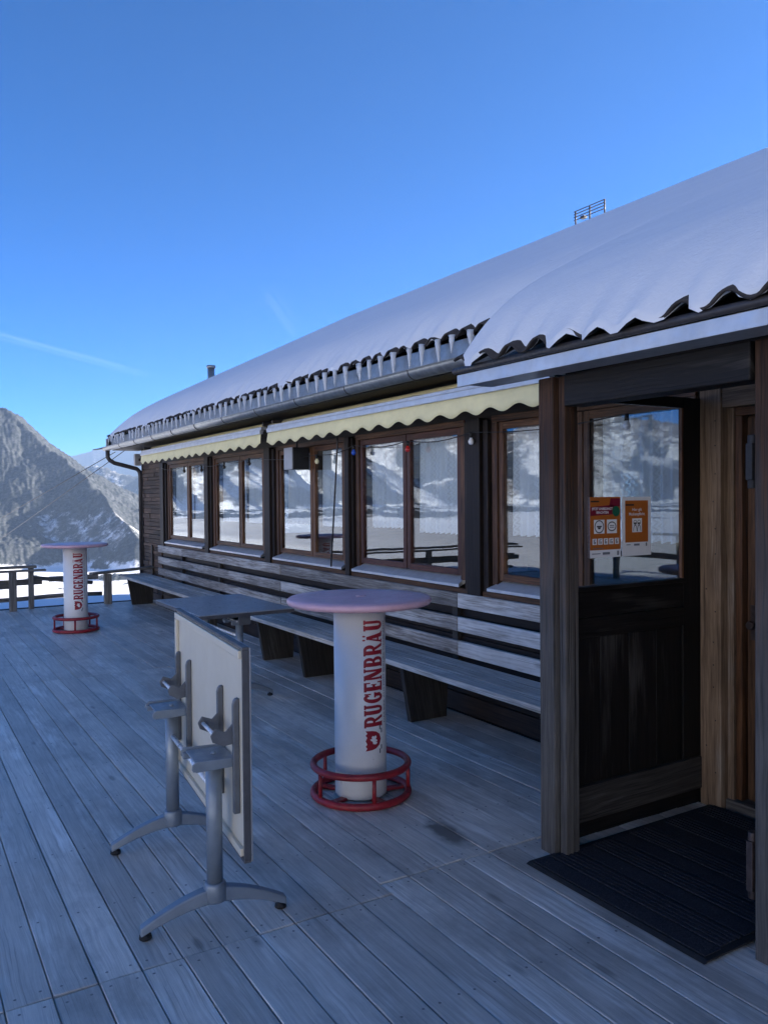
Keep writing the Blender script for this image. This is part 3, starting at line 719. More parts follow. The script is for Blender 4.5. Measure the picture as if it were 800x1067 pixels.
# icicles: individual, five shapes
ices = []
for v in range(6):
    m = MB(); L = rnd.uniform(.14, .22); n = 9; pth = []; rad = []
    bx, by = rnd.uniform(-.006, .006), rnd.uniform(-.01, .01)
    for k in range(n):
        t = k / (n - 1); pth.append((bx * t * t, by * t * t, -L * t)); rad.append(max(.0022, .019 * (1 - t) ** .75 * (1 + .14 * math.sin(k * 2.1 + v))))
    m.tube(pth, rad, 9)
    if v % 2: m.tube([(p[0] + .004, p[1] + .030, p[2] * .6) for p in pth], [r_ * .6 for r_ in rad], 8)
    ices.append(m.build('icicle', M['ice']))
k0 = int(math.ceil((PY1 + .1) / PER)); used = set()
for k in range(k0, int((YE + .28) / PER)):
    if rnd.random() < .03 or k in (70,): continue
    v = rnd.randrange(6); o = ices[v]
    if v in used: o = o.copy(); COL.objects.link(o)
    used.add(v)
    o.location = (EX - .012 + rnd.uniform(-.01, .012), (k + .80) * PER + rnd.uniform(-.015, .015), EZ + .012)
    sca = rnd.choice((.6, .8, .9, .95, 1.0, 1.1)); o.scale = (rnd.uniform(.9, 1.35), rnd.uniform(.9, 1.4), sca)
    tag(o, 'icicle hanging from the tile ends above the main gutter', 'icicle', 'icicles along the main eave')
for v in range(6):
    if v not in used: bpy.data.objects.remove(ices[v])
# antenna on the ridge
an = thing('antenna', 'small metal grid antenna standing on the snowy roof ridge', 'antenna', (7.97, 7.83, 5.2))
m = MB()
for y in (-.26, 0, .26): m.tube([(0, y, .05), (0, y, .278)], .011, 8)
part(m, 'upright', M['darkmetal'], 0, an)
m = MB()
for z in (.155, .195, .235, .272): m.tube([(-.014, -.28, z), (-.014, .28, z)], .006, 6)
part(m, 'crossbar', M['darkmetal'], 0, an)
m = MB(); m.box(-.03, .03, .08, .15, .14, .175); part(m, 'clamp', M['darkmetal'], .004, an)

# ------------------------------------------------------------------ awnings
def awning(y0, y1, label, n):
    root = thing('awning', label, 'awning', (0, 0, 0), 0, 'rolled in awnings along the eave')
    m = MB(); m.box(3.33, 3.37, y0, y1, 2.325, 2.37); m.box(3.345, 3.46, y0, y1, 2.371, 2.40); part(m, 'front_rail', M['flash'], .004, root)
    m = MB(); m.tube([(3.52, y0 + .03, 2.425), (3.52, y1 - .03, 2.425)], .04, 14); part(m, 'roller', M['fabric'], 0, root)
    m = MB(); nn = n * 16
    def fn(u, v):
        y = y0 + .005 + (y1 - y0 - .01) * u; dep = .118 + .019 * (math.cos(2 * PI * n * u) * -1) 
        return (3.345 + .006 * math.sin(2 * PI * n * u * .37 + 1) * v - .012 * v, y, 2.326 - dep * v)
    m.grid(fn, nn + 1, 4); o = part(m, 'valance', M['fabric'], 0, root); md = o.modifiers.new('t', 'SOLIDIFY'); md.thickness = .0025
    m = MB()
    def fc(u, v): return (3.352 + .165 * v, y0 + .01 + (y1 - y0 - .02) * u, 2.402 + .022 * v + .004 * math.sin(u * 40))
    m.grid(fc, 60, 3); o = part(m, 'cover_cloth', M['fabric'], 0, root); md = o.modifiers.new('t', 'SOLIDIFY'); md.thickness = .002
    for y in (y0 + .02, y1 - .05):
        m = MB(); m.box(3.40, W - .002, y, y + .03, 2.36, 2.372); m.box(3.38, 3.56, y + .004, y + .026, 2.373, 2.455); part(m, 'bracket', M['darkmetal'], .003, root)
    return root
awning(3.60, 7.80, 'long cream scalloped awning rolled in above the three nearer windows', 15)
awning(7.98, 12.72, 'cream scalloped awning rolled in above the two windows at the far corner', 16)

# curtains
place = {0: 'window by the far corner', 1: 'second window from the far corner', 2: 'window with the loudspeaker', 3: 'window with the red mullion', 4: 'window beside the porch'}
seen = {}
for i, p, q in pane_spans:
    seen[i] = seen.get(i, 0) + 1
    m = MB(); a, b = p + .02, q - .01; ph = rnd.uniform(0, 6); nf = 9
    zb = 1.37 + rnd.uniform(-.015, .01)
    def fn(u, v):
        y = a + (b - a) * u; amp = .010 + .012 * v
        return (W + .105 + amp * math.sin(nf * 2 * PI * u + ph + .5 * math.sin(5 * u)) + .004 * math.sin(31 * u), y, 2.13 + (zb - 2.13) * v + .006 * math.sin(nf * 2 * PI * u + ph) * v)
    m.grid(fn, 120, 8)
    o = m.build('curtain', M['curtain'])
    side = 'nearer pane' if seen[i] == 1 else 'farther pane'
    tag(o, 'white lace half curtain behind the %s of the %s' % (side, place[i]), 'curtain', 'lace curtains in the hut windows')

# ------------------------------------------------------------------ string lights, loudspeaker, lamp, crank, overhead wires
sl_ = thing('string_lights', 'cable of small coloured bulbs strung over the window tops', 'string lights', (0, 0, 0))
pts = [(3.65, 12.7, 2.14)]; spots = [(11.53, 2.10, 'brown'), (10.77, 2.09, 'brown'), (9.9, 2.10, 'brown'), (9.06, 2.11, 'brown'), (7.28, 2.06, 'yellow'), (6.53, 2.11, 'blue'), (5.62, 2.09, 'red'), (4.77, 2.10, 'white'), (3.3, 2.10, 'white')]
prev = (12.7, 2.13)
for (y, z, c) in spots:
    for k in range(1, 7):
        t = k / 6; pts.append((3.645, prev[0] + (y - prev[0]) * t, prev[1] + (z + .02 - prev[1]) * t - .035 * math.sin(PI * t))); 
    prev = (y, z + .02)
m = MB(); m.tube(pts, .004, 6); part(m, 'cable', M['black'], 0, sl_)
for (y, z, c) in spots:
    m = MB(); m.tube([(3.645, y, z + .02), (3.645, y, z - .02)], .013, 10); so_ = part(m, 'socket', M['black'], 0, sl_)
    m = MB(); m.lathe([(.001, -.06), (.014, -.056), (.022, -.04), (.021, -.028), (.012, -.016), (.012, -.005)], (3.645, y, z - .012), 14); part(m, 'bulb', M['bulb_' + c], 0, so_)['label'] = c + ' bulb'
spk = thing('loudspeaker', 'black loudspeaker box with pale grey front hung under the awning', 'loudspeaker', (3.53, 7.69, 2.0))
m = MB(); m.box(.0, .185, -.10, .10, -.055, .17); part(m, 'cabinet', M['black'], .008, spk)
m = MB(); m.box(-.012, -.001, -.10, .10, -.055, .17); part(m, 'front_grille', M['plastic_grey'], .004, spk)
m = MB(); m.tube([(.09, 0, .17), (.09, 0, .27), (.188, 0, .30)], .012, 8); part(m, 'bracket', M['darkmetal'], 0, spk)
lb = thing('wall_lamp', 'small grey box lamp fixed at the far hut corner under the eave', 'lamp', (3.66, YE + .10, 2.33))
m = MB(); m.box(-.055, .045, -.05, .04, -.10, .10); part(m, 'housing', M['plastic_grey'], .006, lb)
m = MB(); m.box(.046, .06, -.06, .05, -.08, .09); m.box(.0, .10, -.09, -.052, -.02, .02); part(m, 'bracket', M['darkmetal'], .003, lb)
ck = thing('awning_crank', 'thin dark awning crank rod hanging in front of a window', 'crank', (3.62, 6.8, 0))
m = MB(); m.tube([(0, 0, 2.30), (0, 0, 2.14), (.0, .03, 1.9), (-.005, .14, .99)], .0085, 8); part(m, 'rod', M['darkmetal'], 0, ck)
m = MB(); m.tube([(0, -.015, 2.30), (.02, .01, 2.34), (0, .03, 2.30)], .007, 8); part(m, 'hook', M['darkmetal'], 0, ck)
for (p0, p1, lab) in (((3.5, YE + .15, 2.52), (11.5, 260, -14), 'thin overhead wire running from the far hut gable to the valley, upper one'), ((3.3, YE + .15, 2.46), (2.0, 240, -10), 'thin overhead wire running from the far hut gable to the valley, lower one')):
    a = Vector(p0); b = Vector(p1); d = 2.4
    m = MB(); m.tube([a.lerp(b, k / 20) - Vector((0, 0, 1)) * d * math.sin(PI * k / 20) for k in range(21)], [.006 + .03 * k / 20 for k in range(21)], 6)
    tag(m.build('overhead_wire', M['darkmetal']), lab, 'wire', 'overhead wires')

# ------------------------------------------------------------------ benches
def bench(y0, y1, sup, label, light_from=None):
    root = thing('bench', label, 'bench', (3.35, (y0 + y1) / 2, 0), 0, 'benches along the hut wall'); ox, oy = 3.35, (y0 + y1) / 2
    for x0, x1 in ((3.14, 3.275), (3.285, 3.42), (3.43, 3.56)):
        m = MB(); m.box(x0 - ox, x1 - ox, y0 - oy, y1 - oy, .412 + rnd.uniform(-.002, .002), .45 + rnd.uniform(-.002, .002)); part(m, 'seat_plank', M['bench'], .005, root)
    for zi, z in enumerate((.815, .635, .455)):
        segs = [(y0, y1)] if light_from is None else [(y0, light_from - .003), (light_from + .003, y1)]
        if light_from is None and y1 > 13: segs = [(8.22, 12.95)]
        for si, (a, b) in enumerate(segs):
            m = MB(); m.box(3.648 - ox, 3.68 - ox, a - oy, b - oy, z, z + .108)
            part(m, 'back_slat', M['slat_white'] if (light_from and si == 0) else M['slat'], .005, root)
    for yb in (np.arange(y0 + .5, y1, 1.6)):
        m = MB(); m.box(3.681 - ox, 3.717 - ox, yb - oy, yb + .07 - oy, .3, .9); part(m, 'batten', M['support'], .003, root)
    for ys_ in sup:
        m = MB()
        m.prism([(3.17 - ox, ys_ - oy, .41), (3.24 - ox, ys_ - oy, .0), (3.56 - ox, ys_ - oy, .0), (3.58 - ox, ys_ - oy, .41)], (0, .05, 0))
        m.box(3.3 - ox, 3.36 - ox, ys_ + .051 - oy, ys_ + .12 - oy, .3, .409)
        part(m, 'support', M['support'], .004, root)
bench(2.9, 8.2, (3.3, 4.98, 6.75, 7.7), 'long grey plank bench nearest the porch, ending in pale worn back boards', 4.96)
bench(9.7, 13.42, (10.0, 12.95), 'grey plank bench at the far end of the hut wall by the corner')

# ------------------------------------------------------------------ lettering: bold slab capitals, wrapped round the column
def arc(cx, cy, rx, ry, a0, a1, n=10): return [(cx + rx * math.cos(R(a0 + (a1 - a0) * k / n)), cy + ry * math.sin(R(a0 + (a1 - a0) * k / n))) for k in range(n + 1)]
def ringquads(o, i): return [[o[k], o[k + 1], i[k + 1], i[k]] for k in range(len(o) - 1)]
def rect(x0, y0, x1, y1): return [(x0, y0), (x1, y0), (x1, y1), (x0, y1)]
S = .35; Tn = .15
GL = {
 'R': (.98, [rect(.08, 0, .08 + S, 1), rect(0, 0, .44, .09), rect(0, .91, .35, 1), rect(.35, .87, .55, 1), rect(.35, .44, .55, .57)] + ringquads(arc(.55, .72, .40, .28, -90, 90), arc(.55, .72, .08, .14, -90, 90)) + [[(.48, .46), (.70, .50), (1.0, .08), (1.0, 0), (.78, 0)]]),
 'U': (.98, [rect(.08, .28, .08 + S, 1), rect(.64, .28, .88, 1), rect(0, .91, .50, 1), rect(.56, .91, .96, 1)] + ringquads(arc(.47, .30, .39, .31, 180, 360), arc(.535, .30, .105, .15, 180, 360))),
 'G': (.98, ringquads(arc(.50, .5, .46, .52, 40, 320, 18), arc(.53, .5, .15, .35, 40, 320, 18)) + [rect(.62, .12, .92, .48), rect(.52, .40, .98, .50), rect(.78, .66, .90, .98)]),
 'E': (.90, [rect(.08, 0, .08 + S, 1), rect(0, 0, .85, .13), rect(0, .87, .82, 1), rect(.35, .44, .66, .57), rect(.74, .13, .85, .30), rect(.71, .70, .82, .87), rect(.58, .36, .66, .65)]),
 'N': (1.08, [rect(.08, 0, .27, 1), rect(.78, 0, .97, 1), rect(0, 0, .34, .08), rect(.71, .92, 1.06, 1), rect(0, .92, .2, 1), [(.08, 1), (.44, 1), (.97, .0), (.62, 0)]]),
 'B': (.96, [rect(.08, 0, .08 + S, 1), rect(0, 0, .35, .09), rect(0, .91, .35, 1), rect(.35, 0, .55, .13), rect(.35, .87, .53, 1), rect(.35, .45, .55, .57)] + ringquads(arc(.53, .735, .34, .265, -90, 90), arc(.53, .735, .07, .13, -90, 90)) + ringquads(arc(.55, .285, .38, .285, -90, 90), arc(.55, .285, .09, .145, -90, 90))),
 'Ä': (1.06, [[(.06, 0), (.24, 0), (.50, .86), (.42, .86)], [(.58, 0), (.96, 0), (.64, .86), (.36, .86)], rect(.25, .20, .75, .31), rect(0, 0, .34, .08), rect(.58, 0, 1.04, .08)] + [arc(.34, .985, .075, .075, 0, 360, 10)[:-1], arc(.68, .985, .075, .075, 0, 360, 10)[:-1]]),
}
CR = .143                                                             # column radius
def wrap(polys, name, mat, parent, a_mid, rad, z0, layer=True):
    """polys: (s, t) -> s up the column, t around it (screen left = +t); wrapped on radius rad"""
    bm = bmesh.new()
    for k, pl in enumerate(polys):
        vs = [bm.verts.new((p[0], p[1], (k % 12) * .00005 if layer else 0)) for p in pl]
        try: bm.faces.new(vs)
        except ValueError: pass
    ts = [p[1] for pl in polys for p in pl]; t = math.floor(min(ts) / .012) * .012
    while t < max(ts):
        bmesh.ops.bisect_plane(bm, geom=bm.verts[:] + bm.edges[:] + bm.faces[:], plane_co=(0, t, 0), plane_no=(0, 1, 0)); t += .012
    for v in bm.verts:
        a = a_mid - v.co.y / rad; rr = rad + v.co.z
        v.co = Vector((rr * math.cos(a), rr * math.sin(a), z0 + v.co.x))
    me = bpy.data.meshes.new(name); bm.to_mesh(me); bm.free()
    ref = Vector((math.cos(a_mid), math.sin(a_mid), 0))
    me.update()
    if sum((1 if p.normal.dot(ref) > 0 else -1) for p in me.polygons) < 0: me.flip_normals()
    me.materials.append(mat)
    o = bpy.data.objects.new(name, me); COL.objects.link(o); o.parent = parent
    return o
def text_polys(txt, size, font_off=0):
    cu = bpy.data.curves.new('t', 'FONT'); cu.body = txt; cu.size = size; cu.offset = font_off; cu.resolution_u = 3
    ob = bpy.data.objects.new('t', cu); me = bpy.data.meshes.new_from_object(ob)
    P = [[(me.vertices[i].co.x, me.vertices[i].co.y) for i in p.vertices] for p in me.polygons]
    bpy.data.objects.remove(ob); bpy.data.curves.remove(cu); bpy.data.meshes.remove(me); return P

def bar_table(loc, rot, label):
    root = thing('bar_table', label, 'bar table', loc, rot, 'round standing bar tables')
    m = MB(); m.lathe([(CR - .006, .012), (CR, .018), (CR, 1.06)], (0, 0, 0), 64); part(m, 'column', M['white'], 0, root)
    m = MB(); m.lathe([(.001, 1.060), (.37, 1.060), (.392, 1.066), (.40, 1.078), (.398, 1.092), (.388, 1.100), (.30, 1.1015), (.001, 1.102)], (0, 0, 0), 96); top = part(m, 'tabletop', M['pink'], 0, root)
    m = MB(); m.lathe([(.03, 1.1022), (.028, 1.105), (.001, 1.106)], (.01, .02, 0), 20); part(m, 'cap', M['pink'], 0, top)
    rg = MB(); RR = .262
    for z, t_ in ((.022, .020), (.178, .019)):
        rg.tube([(RR * math.cos(2 * PI * k / 64), RR * math.sin(2 * PI * k / 64), z) for k in range(64)], t_, 12, 0, False, True)
    ring = part(rg, 'foot_ring', M['ringred'], 0, root)
    for k in range(5):
        a = -PI / 2 + .26 + k * 2 * PI / 5
        m = MB(); m.tube([(RR * math.cos(a), RR * math.sin(a), .03), (RR * math.cos(a), RR * math.sin(a), .17)], .0115, 10); part(m, 'ring_post', M['ringred'], 0, ring)
        a += .28
        m = MB(); m.beam((.10 * math.cos(a), .10 * math.sin(a), .012), ((RR - .012) * math.cos(a), (RR - .012) * math.sin(a), .02), .042, .016); part(m, 'spoke', M['ringred'], .003, ring)
    # local frame: -Y side faces the viewer; lettering reads upwards, tops towards screen left
    a0 = -PI / 2 + R(31)
    word = 'RUGENBRÄU'; h = .118; wl = .585; tot = sum(GL[c][0] for c in word) + .07 * 8; k = wl / tot
    polys = []; x = 0
    for c in word:
        wd, pl = GL[c]
        polys += [[(x * k + p[0] * k, (p[1] - .5) * h) for p in q] for q in pl]; x += wd + .07
    wrap(polys, 'lettering', M['textred'], root, a0, CR + .0009, .405)['label'] = 'red upright brewery lettering'
    tp = text_polys('DAS BIER AUS DEM BERNER OBERLAND', .027); mx = max(p[0] for q in tp for p in q)
    wrap([[(p[0] * .56 / mx, p[1] - .093) for p in q] for q in tp], 'small_lettering', M['textgrey'], root, a0, CR + .0007, .415, False)
    # shield emblem with pale animal figure, crown notches and grey leaves
    sh = [[(0, 0), (.0, .0)]]
    sx, sy = .085, .105
    shield = [(.035, -.052), (.055, -.046), (.075, -.030), (.085, .0), (.075, .030), (.055, .046), (.035, .052), (.0, .055), (.008, .040), (0., .03), (.008, .018), (0, .0), (.008, -.018), (0, -.03), (.008, -.040), (.0, -.055)]
    # tops point to screen left (+t): the shield's top edge is at +t, rotate so that it reads upright when the word is read
    shp = [(p[1] + .0, (.045 - p[0]) * 1.15) for p in shield]
    e = wrap([shp], 'emblem', M['textred'], root, a0, CR + .0010, .335, False)
    bear = [(-.024, -.010), (-.020, .008), (-.006, .012), (.002, .024), (.008, .026), (.008, .014), (.018, .018), (.026, .010), (.020, .002), (.026, -.008), (.016, -.014), (.006, -.008), (-.002, -.020), (-.008, -.018), (-.006, -.008), (-.016, -.020)]
    wrap([bear], 'emblem_figure', M['white'], e, a0, CR + .0016, .335, False)
    lv = []
    for sgn in (-1, 1):
        for q in range(4):
            cx, cy = sgn * (.040 + .010 * q), -.052 - .006 * (q % 2) + .006 * q; lv.append(arc(cx, cy, .009, .006, 0, 360, 8)[:-1])
    wrap(lv, 'emblem_leaves', M['textgrey'], e, a0, CR + .0007, .335, False)
    return root
t1 = bar_table((2.22, 3.93, 0), -R(28.9), 'round faded red standing bar table nearest the camera beside the tilted folding table')
t2 = copy_tree(t1); t2.location = (2.0, 10.81, 0); t2.rotation_euler = (0, 0, -R(10.2) - R(18)); t2['label'] = 'small round bar table at the far end of the deck by the railing'

# ------------------------------------------------------------------ T-leg tables
def cylpath(*a): return list(a)
def leg_frame(root, y, folded):
    m = MB(); n = 17; secs = []
    for k in range(n):
        t = k / (n - 1) * 2 - 1; x = .285 * t
        zc = .032 + .085 * (1 - abs(t) ** 1.7); hw = .030 - .006 * abs(t); hh = .030 - .014 * abs(t)
        secs.append([(x, y - hw, zc - hh), (x, y + hw, zc - hh), (x, y + hw * .8, zc + hh), (x, y - hw * .8, zc + hh)])
    b = len(m.v)
    for s_ in secs: m.v += s_
    for k in range(n - 1):
        for q in range(4): m.face([b + k * 4 + q, b + k * 4 + (q + 1) % 4, b + (k + 1) * 4 + (q + 1) % 4, b + (k + 1) * 4 + q][::-1], None, 0, .5, False)
    m.face([b, b + 1, b + 2, b + 3], None); m.face([b + (n - 1) * 4 + q for q in range(4)][::-1], None)
    m.lathe([(.046, .09), (.044, .15), (.038, .165)], (0, y, 0), 20)
    ft = part(m, 'foot', M['steel'], .006, root)
    for sx in (-.265, .265):
        p = MB(); p.lathe([(.020, 0), (.024, .004), (.022, .016), (.010, .020), (.010, .030)], (sx, y, 0), 16); part(p, 'rubber_pad', M['rubber'], 0, ft)
    m = MB(); m.tube([(0, y, .12), (0, y, .66)], .031, 24); part(m, 'column', M['steel'], 0, root)
def t_table(loc, rot, folded, label):
    root = thing('folding_table', label, 'table', loc, rot, 'terrace folding tables')
    for y in (-.41, .41): leg_frame(root, y, folded)
    m = MB(); m.tube([(.0, -.38, .52), (.0, .38, .52)], .011, 12); part(m, 'stretcher', M['chrome'], 0, root)
    # tabletop built lying: local top frame (a across, y long, c thickness) then placed
    if folded: fx = lambda a, y, c: (.066 + c, y, .70 + a)           # vertical, underside faces -X
    else: fx = lambda a, y, c: (a, y, .715 + c)
    def fb(m, a0, a1, y0, y1, c0, c1, mi=0):
        P = [fx(a0, y0, c0), fx(a1, y0, c0), fx(a1, y1, c0), fx(a0, y1, c0), fx(a0, y0, c1), fx(a1, y0, c1), fx(a1, y1, c1), fx(a0, y1, c1)]
        m.hexa(P, mi)
    m = MB(); fb(m, -.39, .39, -.60, .60, .004, .022); top = part(m, 'tabletop', [M['cream'] if folded else M['laminate']], .002, root)
    m = MB(); fb(m, -.40, .40, -.61, .61, .0225, .030); part(m, 'top_surface', M['laminate'], .003, top)
    m = MB()
    fb(m, -.402, -.3905, -.612, .612, -.004, .022); fb(m, .3905, .402, -.612, .612, -.004, .022)
    fb(m, -.39, .39, -.612, -.6005, -.004, .022); fb(m, -.39, .39, .6005, .612, -.004, .022); part(m, 'edge_band', M['edge'], .002, top)
    m = MB()
    fb(m, -.385, -.355, -.585, .585, -.012, .0035); fb(m, .355, .385, -.585, .585, -.012, .0035); fb(m, -.353, .353, .555, .585, -.012, .0035); part(m, 'rim', M['cream'], .003, top)
    for yl in (-.41, .41):
        for s_ in (-1, 1):
            yy = yl + s_ * .118
            m = MB()
            if folded:
                pl = [(.069, .46), (.045, .46), (.045, .872), (.049, .887), (.056, .896), (.069, .898)]
                m.prism([(p[0], yy - .012, p[1]) for p in pl], (0, .024, 0))
                yi = yy - s_ * .0125
                # gusset arm reaching out to the rod
                m.prism([(.05, yi, .80), (.05, yi, .72), (.012, yi, .715), (-.028, yi, .735), (-.036, yi, .76), (-.020, yi, .785), (.02, yi, .77)], (0, -s_ * .006, 0))
            else:
                m.box(-.22, .22, yy - .022, yy + .022, .703, .718)
                m.box(-.05, .05, yy - .004, yy + .004, .63, .702)
            part(m, 'bracket_bar', M['bracket'], .003, top)
        m = MB()
        if folded: m.tube([(-.016, yl - .105, .757), (-.016, yl + .105, .757)], .0075, 10)
        else: m.tube([(-.06, yl - .105, .66), (-.06, yl + .105, .66)], .0075, 10)
        part(m, 'latch_rod', M['chrome'], 0, top)
        m = MB()                                                      # cradle on the column head, open to the left
        z = .655
        m.box(-.088, .062, yl - .098, yl + .098, z, z + .006)
        for s_ in (-1, 1):
            yy = yl + s_ * .100
            m.prism([(-.088, yy - .003, z - .026), (.060, yy - .003, z - .022), (.060, yy - .003, z + .012), (-.088, yy - .003, z + .016), (-.104, yy - .003, z + .006), (-.106, yy - .003, z - .014)], (0, .006, 0))
            m.box(-.100, -.058, yy - s_ * .005 - .018 if s_ > 0 else yy + .005, yy - .005 if s_ > 0 else yy + .023, z - .025, z - .001)
        m.lathe([(.012, z + .006), (.010, z + .014), (.004, z + .016)], (.0, yl, 0), 8)
        part(m, 'cradle', M['steel'], .003, root)
    return root
t_table((1.10, 3.445, 0), -R(5.6), True, 'folding table with its cream underside tilted upright on two T legs')
t_table((2.44, 6.73, 0), 0, False, 'grey topped rectangular table set out flat in front of the bench')

# ------------------------------------------------------------------ doormat
dm = thing('doormat', 'black ribbed rubber doormat on the porch floor', 'doormat', (3.05, 2.30, 0), 0)
m = MB(); mx0, mx1, my0, my1 = 2.43 - 3.05, 3.68 - 3.05, 1.84 - 2.30, 2.775 - 2.30
m.box(mx0, mx1, my0, my1, .004, .012); m.prism([(mx0 - .02, my0, .003), (mx0 - .0005, my0, .003), (mx0 - .0005, my0, .0118)], (0, my1 - my0, 0)); part(m, 'backing', M['rubber'], .002, dm)
m = MB(); x = mx0 + .11; k = 0
while x < mx1 - .05:
    for q in range(5): m.box(x + q * .026, x + q * .026 + .017, my0 + .03, my1 - .03, .0122, .0185)
    m.box(x + .14, min(x + .235, mx1 - .01), my0 + .03, my1 - .03, .0122, .0165); x += .25
m.box(mx0 + .012, mx0 + .10, my0 + .02, my1 - .02, .0122, .0165)
part(m, 'ribbed_pile', M['mat'], .002, dm)

# ------------------------------------------------------------------ posters on the porch glass
def poster(x, label, kind):
    root = thing('poster', label, 'poster', (x, PYa + .0135, 1.345), 0, 'notices taped inside the porch window')
    Wd, Hh = .21, .297
    m = MB(); m.box(0, Wd, -.0004, 0, 0, Hh); part(m, 'sheet', M['paper'], 0, root)
    def flat(polys, name, mat, lay, par=root):
        m = MB()
        for p in polys:
            b = len(m.v); m.v += [(q[0], -.0004 - .0004 * lay, q[1]) for q in p]; m.face(range(b, b + len(p)), None)
        return part(m, name, M[mat], 0, par)
    def txt(s, size, cx, z, mat, lay, off=0):
        P = text_polys(s, size, off); w_ = max(p[0] for q in P for p in q)
        return flat([[(cx - w_ / 2 + p[0], z + p[1]) for p in q] for q in P], 'lettering', mat, lay)
    if kind == 0:
        flat([rect(0, .038, Wd, Hh)], 'orange_field', 'orange', 1)
        flat([[(0.002, .205), (.165, .212), (.165, .259), (.002, .248)], [(.13, .25), (.208, .25), (.208, .29), (.14, .29)]], 'banner', 'maroon', 2)
        flat([arc(.178, .226, .026, .026, 0, 360, 24)[:-1]], 'badge', 'green', 3)
        txt('JETZT UNBEDINGT', .0165, .083, .234, 'paper', 4, .0004); txt('BEACHTEN', .0165, .083, .216, 'paper', 4, .0004)
        flat([rect(.004, .272, .062, .279)], 'black_strip', 'ink', 3)
        flat([rect(.026, .118, .098, .186)], 'pictogram_panel', 'paper', 2); flat([rect(.114, .118, .184, .186)], 'pictogram_panel', 'paper', 2)
        ic = ringquads(arc(.062, .152, .032, .032, 0, 360, 24), arc(.062, .152, .027, .027, 0, 360, 24)) + [rect(.045, .150, .079, .156), [(.05, .149), (.074, .149), (.068, .140), (.056, .140)]]
        flat(ic, 'pictogram', 'ink', 3)
        ic = ringquads(arc(.149, .152, .030, .024, 0, 360, 24), arc(.149, .152, .025, .019, 0, 360, 24)) + [rect(.133, .146, .165, .149), rect(.133, .155, .165, .158)]
        flat(ic, 'pictogram', 'ink', 3)
        for k in range(5):
            pn = flat([rect(.016 + k * .038, .064, .046 + k * .038, .094)], 'pictogram_panel', 'paper', 2)
            flat([p for p in (rect(.024 + k * .038, .068, .029 + k * .038, .086), rect(.033 + k * .038, .068, .038 + k * .038, .080), rect(.023 + k * .038, .087, .040 + k * .038, .0895))], 'pictogram', 'ink', 3)
        flat([rect(.012, .018, .07, .022), rect(.085, .014, .135, .026), rect(.185, .008, .197, .030), rect(.02, .044, .09, .048)], 'footer', 'textgrey', 2)
    else:
        flat([rect(.022, .068, .188, .278)], 'orange_field', 'orange', 1)
        flat([rect(.026, .252, .085, .260)], 'black_strip', 'ink', 2)
        txt('Hier gilt', .021, .107, .226, 'paper', 2, .0002); txt('Maskenpflicht.', .021, .107, .203, 'paper', 2, .0002)
        flat([rect(.072, .118, .142, .188)], 'pictogram_panel', 'paper', 2)
        ic = []
        for cx in (.093, .121): ic += ringquads(arc(cx, .168, .012, .012, 0, 360, 18), arc(cx, .168, .0095, .0095, 0, 360, 18)) + [rect(cx - .009, .160, cx + .009, .167)] + ringquads(arc(cx, .122, .014, .034, 0, 180, 14), arc(cx, .122, .011, .030, 0, 180, 14))
        flat(ic, 'pictogram', 'ink', 3)
        flat([rect(.03, .054, .06, .058), rect(.085, .050, .125, .060), rect(.170, .046, .180, .063)], 'footer', 'textgrey', 1)
poster(2.897, 'orange notice with maroon banner and seven pictograms on the porch glass', 0)
poster(3.118, 'notice with orange field in a white border on the porch glass', 1)

# ------------------------------------------------------------------ railings at the far deck edge
ra = thing('railing', 'low wooden railing with two posts at the far left deck edge', 'railing', (1.6, 13.3, 0), 0, 'wooden railings round the terrace')
for (x, y, h_, wd) in ((-.04, -.06, .58, .10), (.235, .10, .62, .075), (-1.6, .0, .6, .1), (-3.2, 0, .6, .1)):
    m = MB(); m.box(x - wd / 2, x + wd / 2, y - wd / 2, y + wd / 2, -.02, h_); part(m, 'post', M['rail'], .006, ra)
m = MB(); m.box(-5.5, .31, .03, .17, .622, .66); part(m, 'top_rail', M['rail'], .006, ra)
m = MB(); m.box(-5.5, .42, -.12, .0, .582, .61); part(m, 'top_rail', M['rail'], .005, ra)
m = MB(); m.box(-5.5, .02, -.005, .025, .33, .42); m.box(-5.5, .4, .138, .16, .36, .45); part(m, 'mid_rail', M['rail'], .004, ra)
m = MB(); m.tube([(.22, .20, .47), (.75, .35, .385), (1.2, .45, .31)], .032, 10); m.box(.55, 1.3, .47, .51, .36, .44); part(m, 'brace', M['rail'], 0, ra)
rb = thing('handrail', 'short wooden handrail on one post beside the far bench end', 'railing', (2.95, 13.32, 0), 0, 'wooden railings round the terrace')
m = MB(); m.box(-.055, .055, -.05, .05, -.02, .475); part(m, 'post', M['rail'], .006, rb)
m = MB(); m.beam((-.26, 0, .49), (.76, .12, .535), .15, .035); part(m, 'rail', M['rail'], .005, rb)
m = MB(); m.tube([(-5.5 + k * .4, .22 + .01 * math.sin(k), .15 + .012 * math.sin(k * 1.3)) for k in range(18)], .034, 10); part(m, 'bottom_rail', M['rail'], 0, ra)
# railing along the open (valley) side of the deck, seen mirrored in the windows
rc = thing('railing', 'long wooden railing along the valley side of the deck', 'railing', (-4.9, 5, 0), 0, 'wooden railings round the terrace')
for k in range(11):
    m = MB(); m.box(-.05, .05, -7.5 + k * 1.55, -7.4 + k * 1.55, -.02, .9); part(m, 'post', M['rail'], .006, rc)
m = MB(); m.box(-.07, .07, -7.8, 8.35, .902, .945); part(m, 'top_rail', M['rail'], .006, rc)
m = MB(); m.box(.051, .075, -7.8, 8.35, .45, .56); part(m, 'mid_rail', M['rail'], .004, rc)

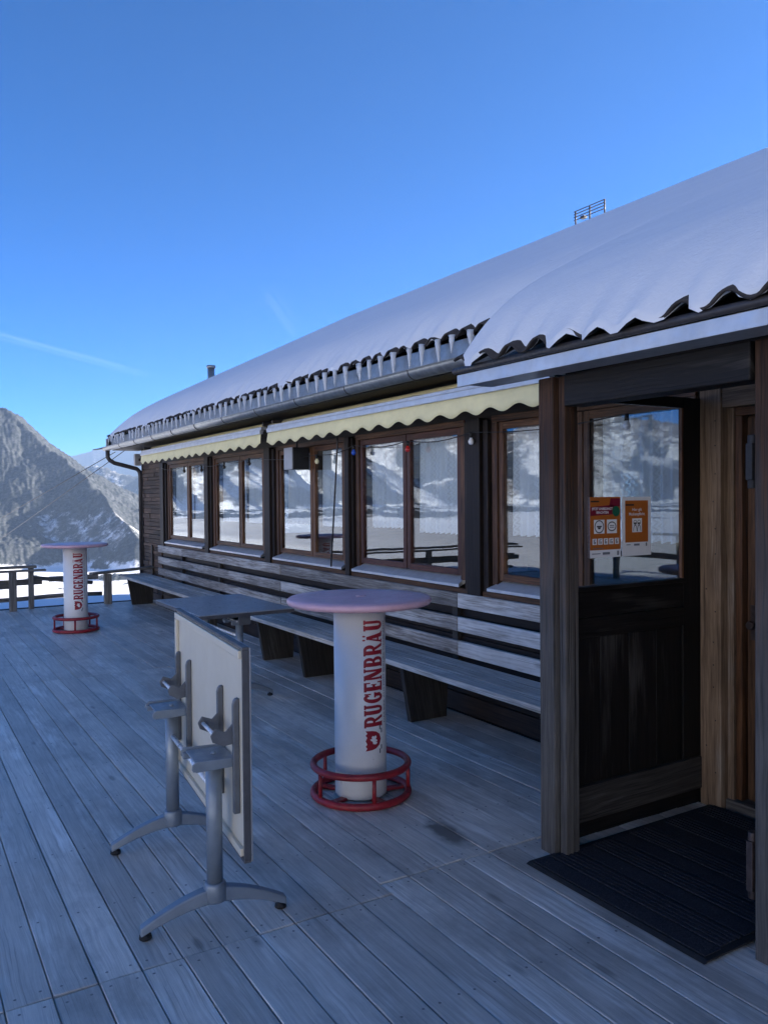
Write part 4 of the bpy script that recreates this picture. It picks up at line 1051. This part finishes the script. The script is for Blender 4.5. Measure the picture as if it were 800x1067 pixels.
# ------------------------------------------------------------------ contrails high in the sky
def mk_trail(op):
    t = NT('contrail_vapour'); t.t.nodes.remove(t.p)
    uv = t.n('ShaderNodeUVMap').outputs[0]; sx = t.n('ShaderNodeSeparateXYZ'); t.l(uv, sx.inputs[0])
    e = t.math('SINE', t.math('MULTIPLY', sx.outputs[1], PI)); e = t.math('POWER', e, 2.2)
    en = t.ramp(sx.outputs[0], [(0., 0.), (.25, 1.), (.8, .8), (1., 0.)])
    nz = t.ramp(t.noise(t.mapping(uv, (9, 1.2, 1)), 1, 4, .6), [(.3, .35), (.7, 1.)])
    a = t.math('MULTIPLY', t.math('MULTIPLY', e, en), t.math('MULTIPLY', nz, op))
    df = t.n('ShaderNodeBsdfTranslucent'); df.inputs[0].default_value = (.9, .9, .9, 1)
    d2 = t.n('ShaderNodeBsdfDiffuse'); d2.inputs[0].default_value = (.9, .9, .9, 1); ad = t.n('ShaderNodeAddShader'); t.l(df.outputs[0], ad.inputs[0]); t.l(d2.outputs[0], ad.inputs[1])
    tr = t.n('ShaderNodeBsdfTransparent'); mx = t.n('ShaderNodeMixShader'); t.l(a, mx.inputs[0]); t.l(tr.outputs[0], mx.inputs[1]); t.l(ad.outputs[0], mx.inputs[2]); t.l(mx.outputs[0], t.out.inputs[0])
    return t.m
def trail(p, q, wid, lab, op):
    D = 14000
    def dirv(az, el): return Vector((math.sin(R(az)) * math.cos(R(el)), math.cos(R(az)) * math.cos(R(el)), math.sin(R(el)))) * D
    a, b = dirv(*p), dirv(*q); sd = (b - a).cross(a).normalized(); nrm = (b - a).cross(sd).normalized()
    m = MB(); m.grid(lambda u, v: a.lerp(b, u) + sd * (v - .5) * wid + nrm * wid * .3 * math.sin(PI * v), 40, 9)
    tag(m.build('contrail', mk_trail(op)), lab, 'contrail', 'contrails in the sky')
trail((3.5, 10.9), (15.6, 8.25), 170, 'long thin white contrail low in the sky above the mountain', .12)
trail((23.2, 14.3), (25.5, 11.3), 420, 'short faint contrail above the far part of the roof', .026)
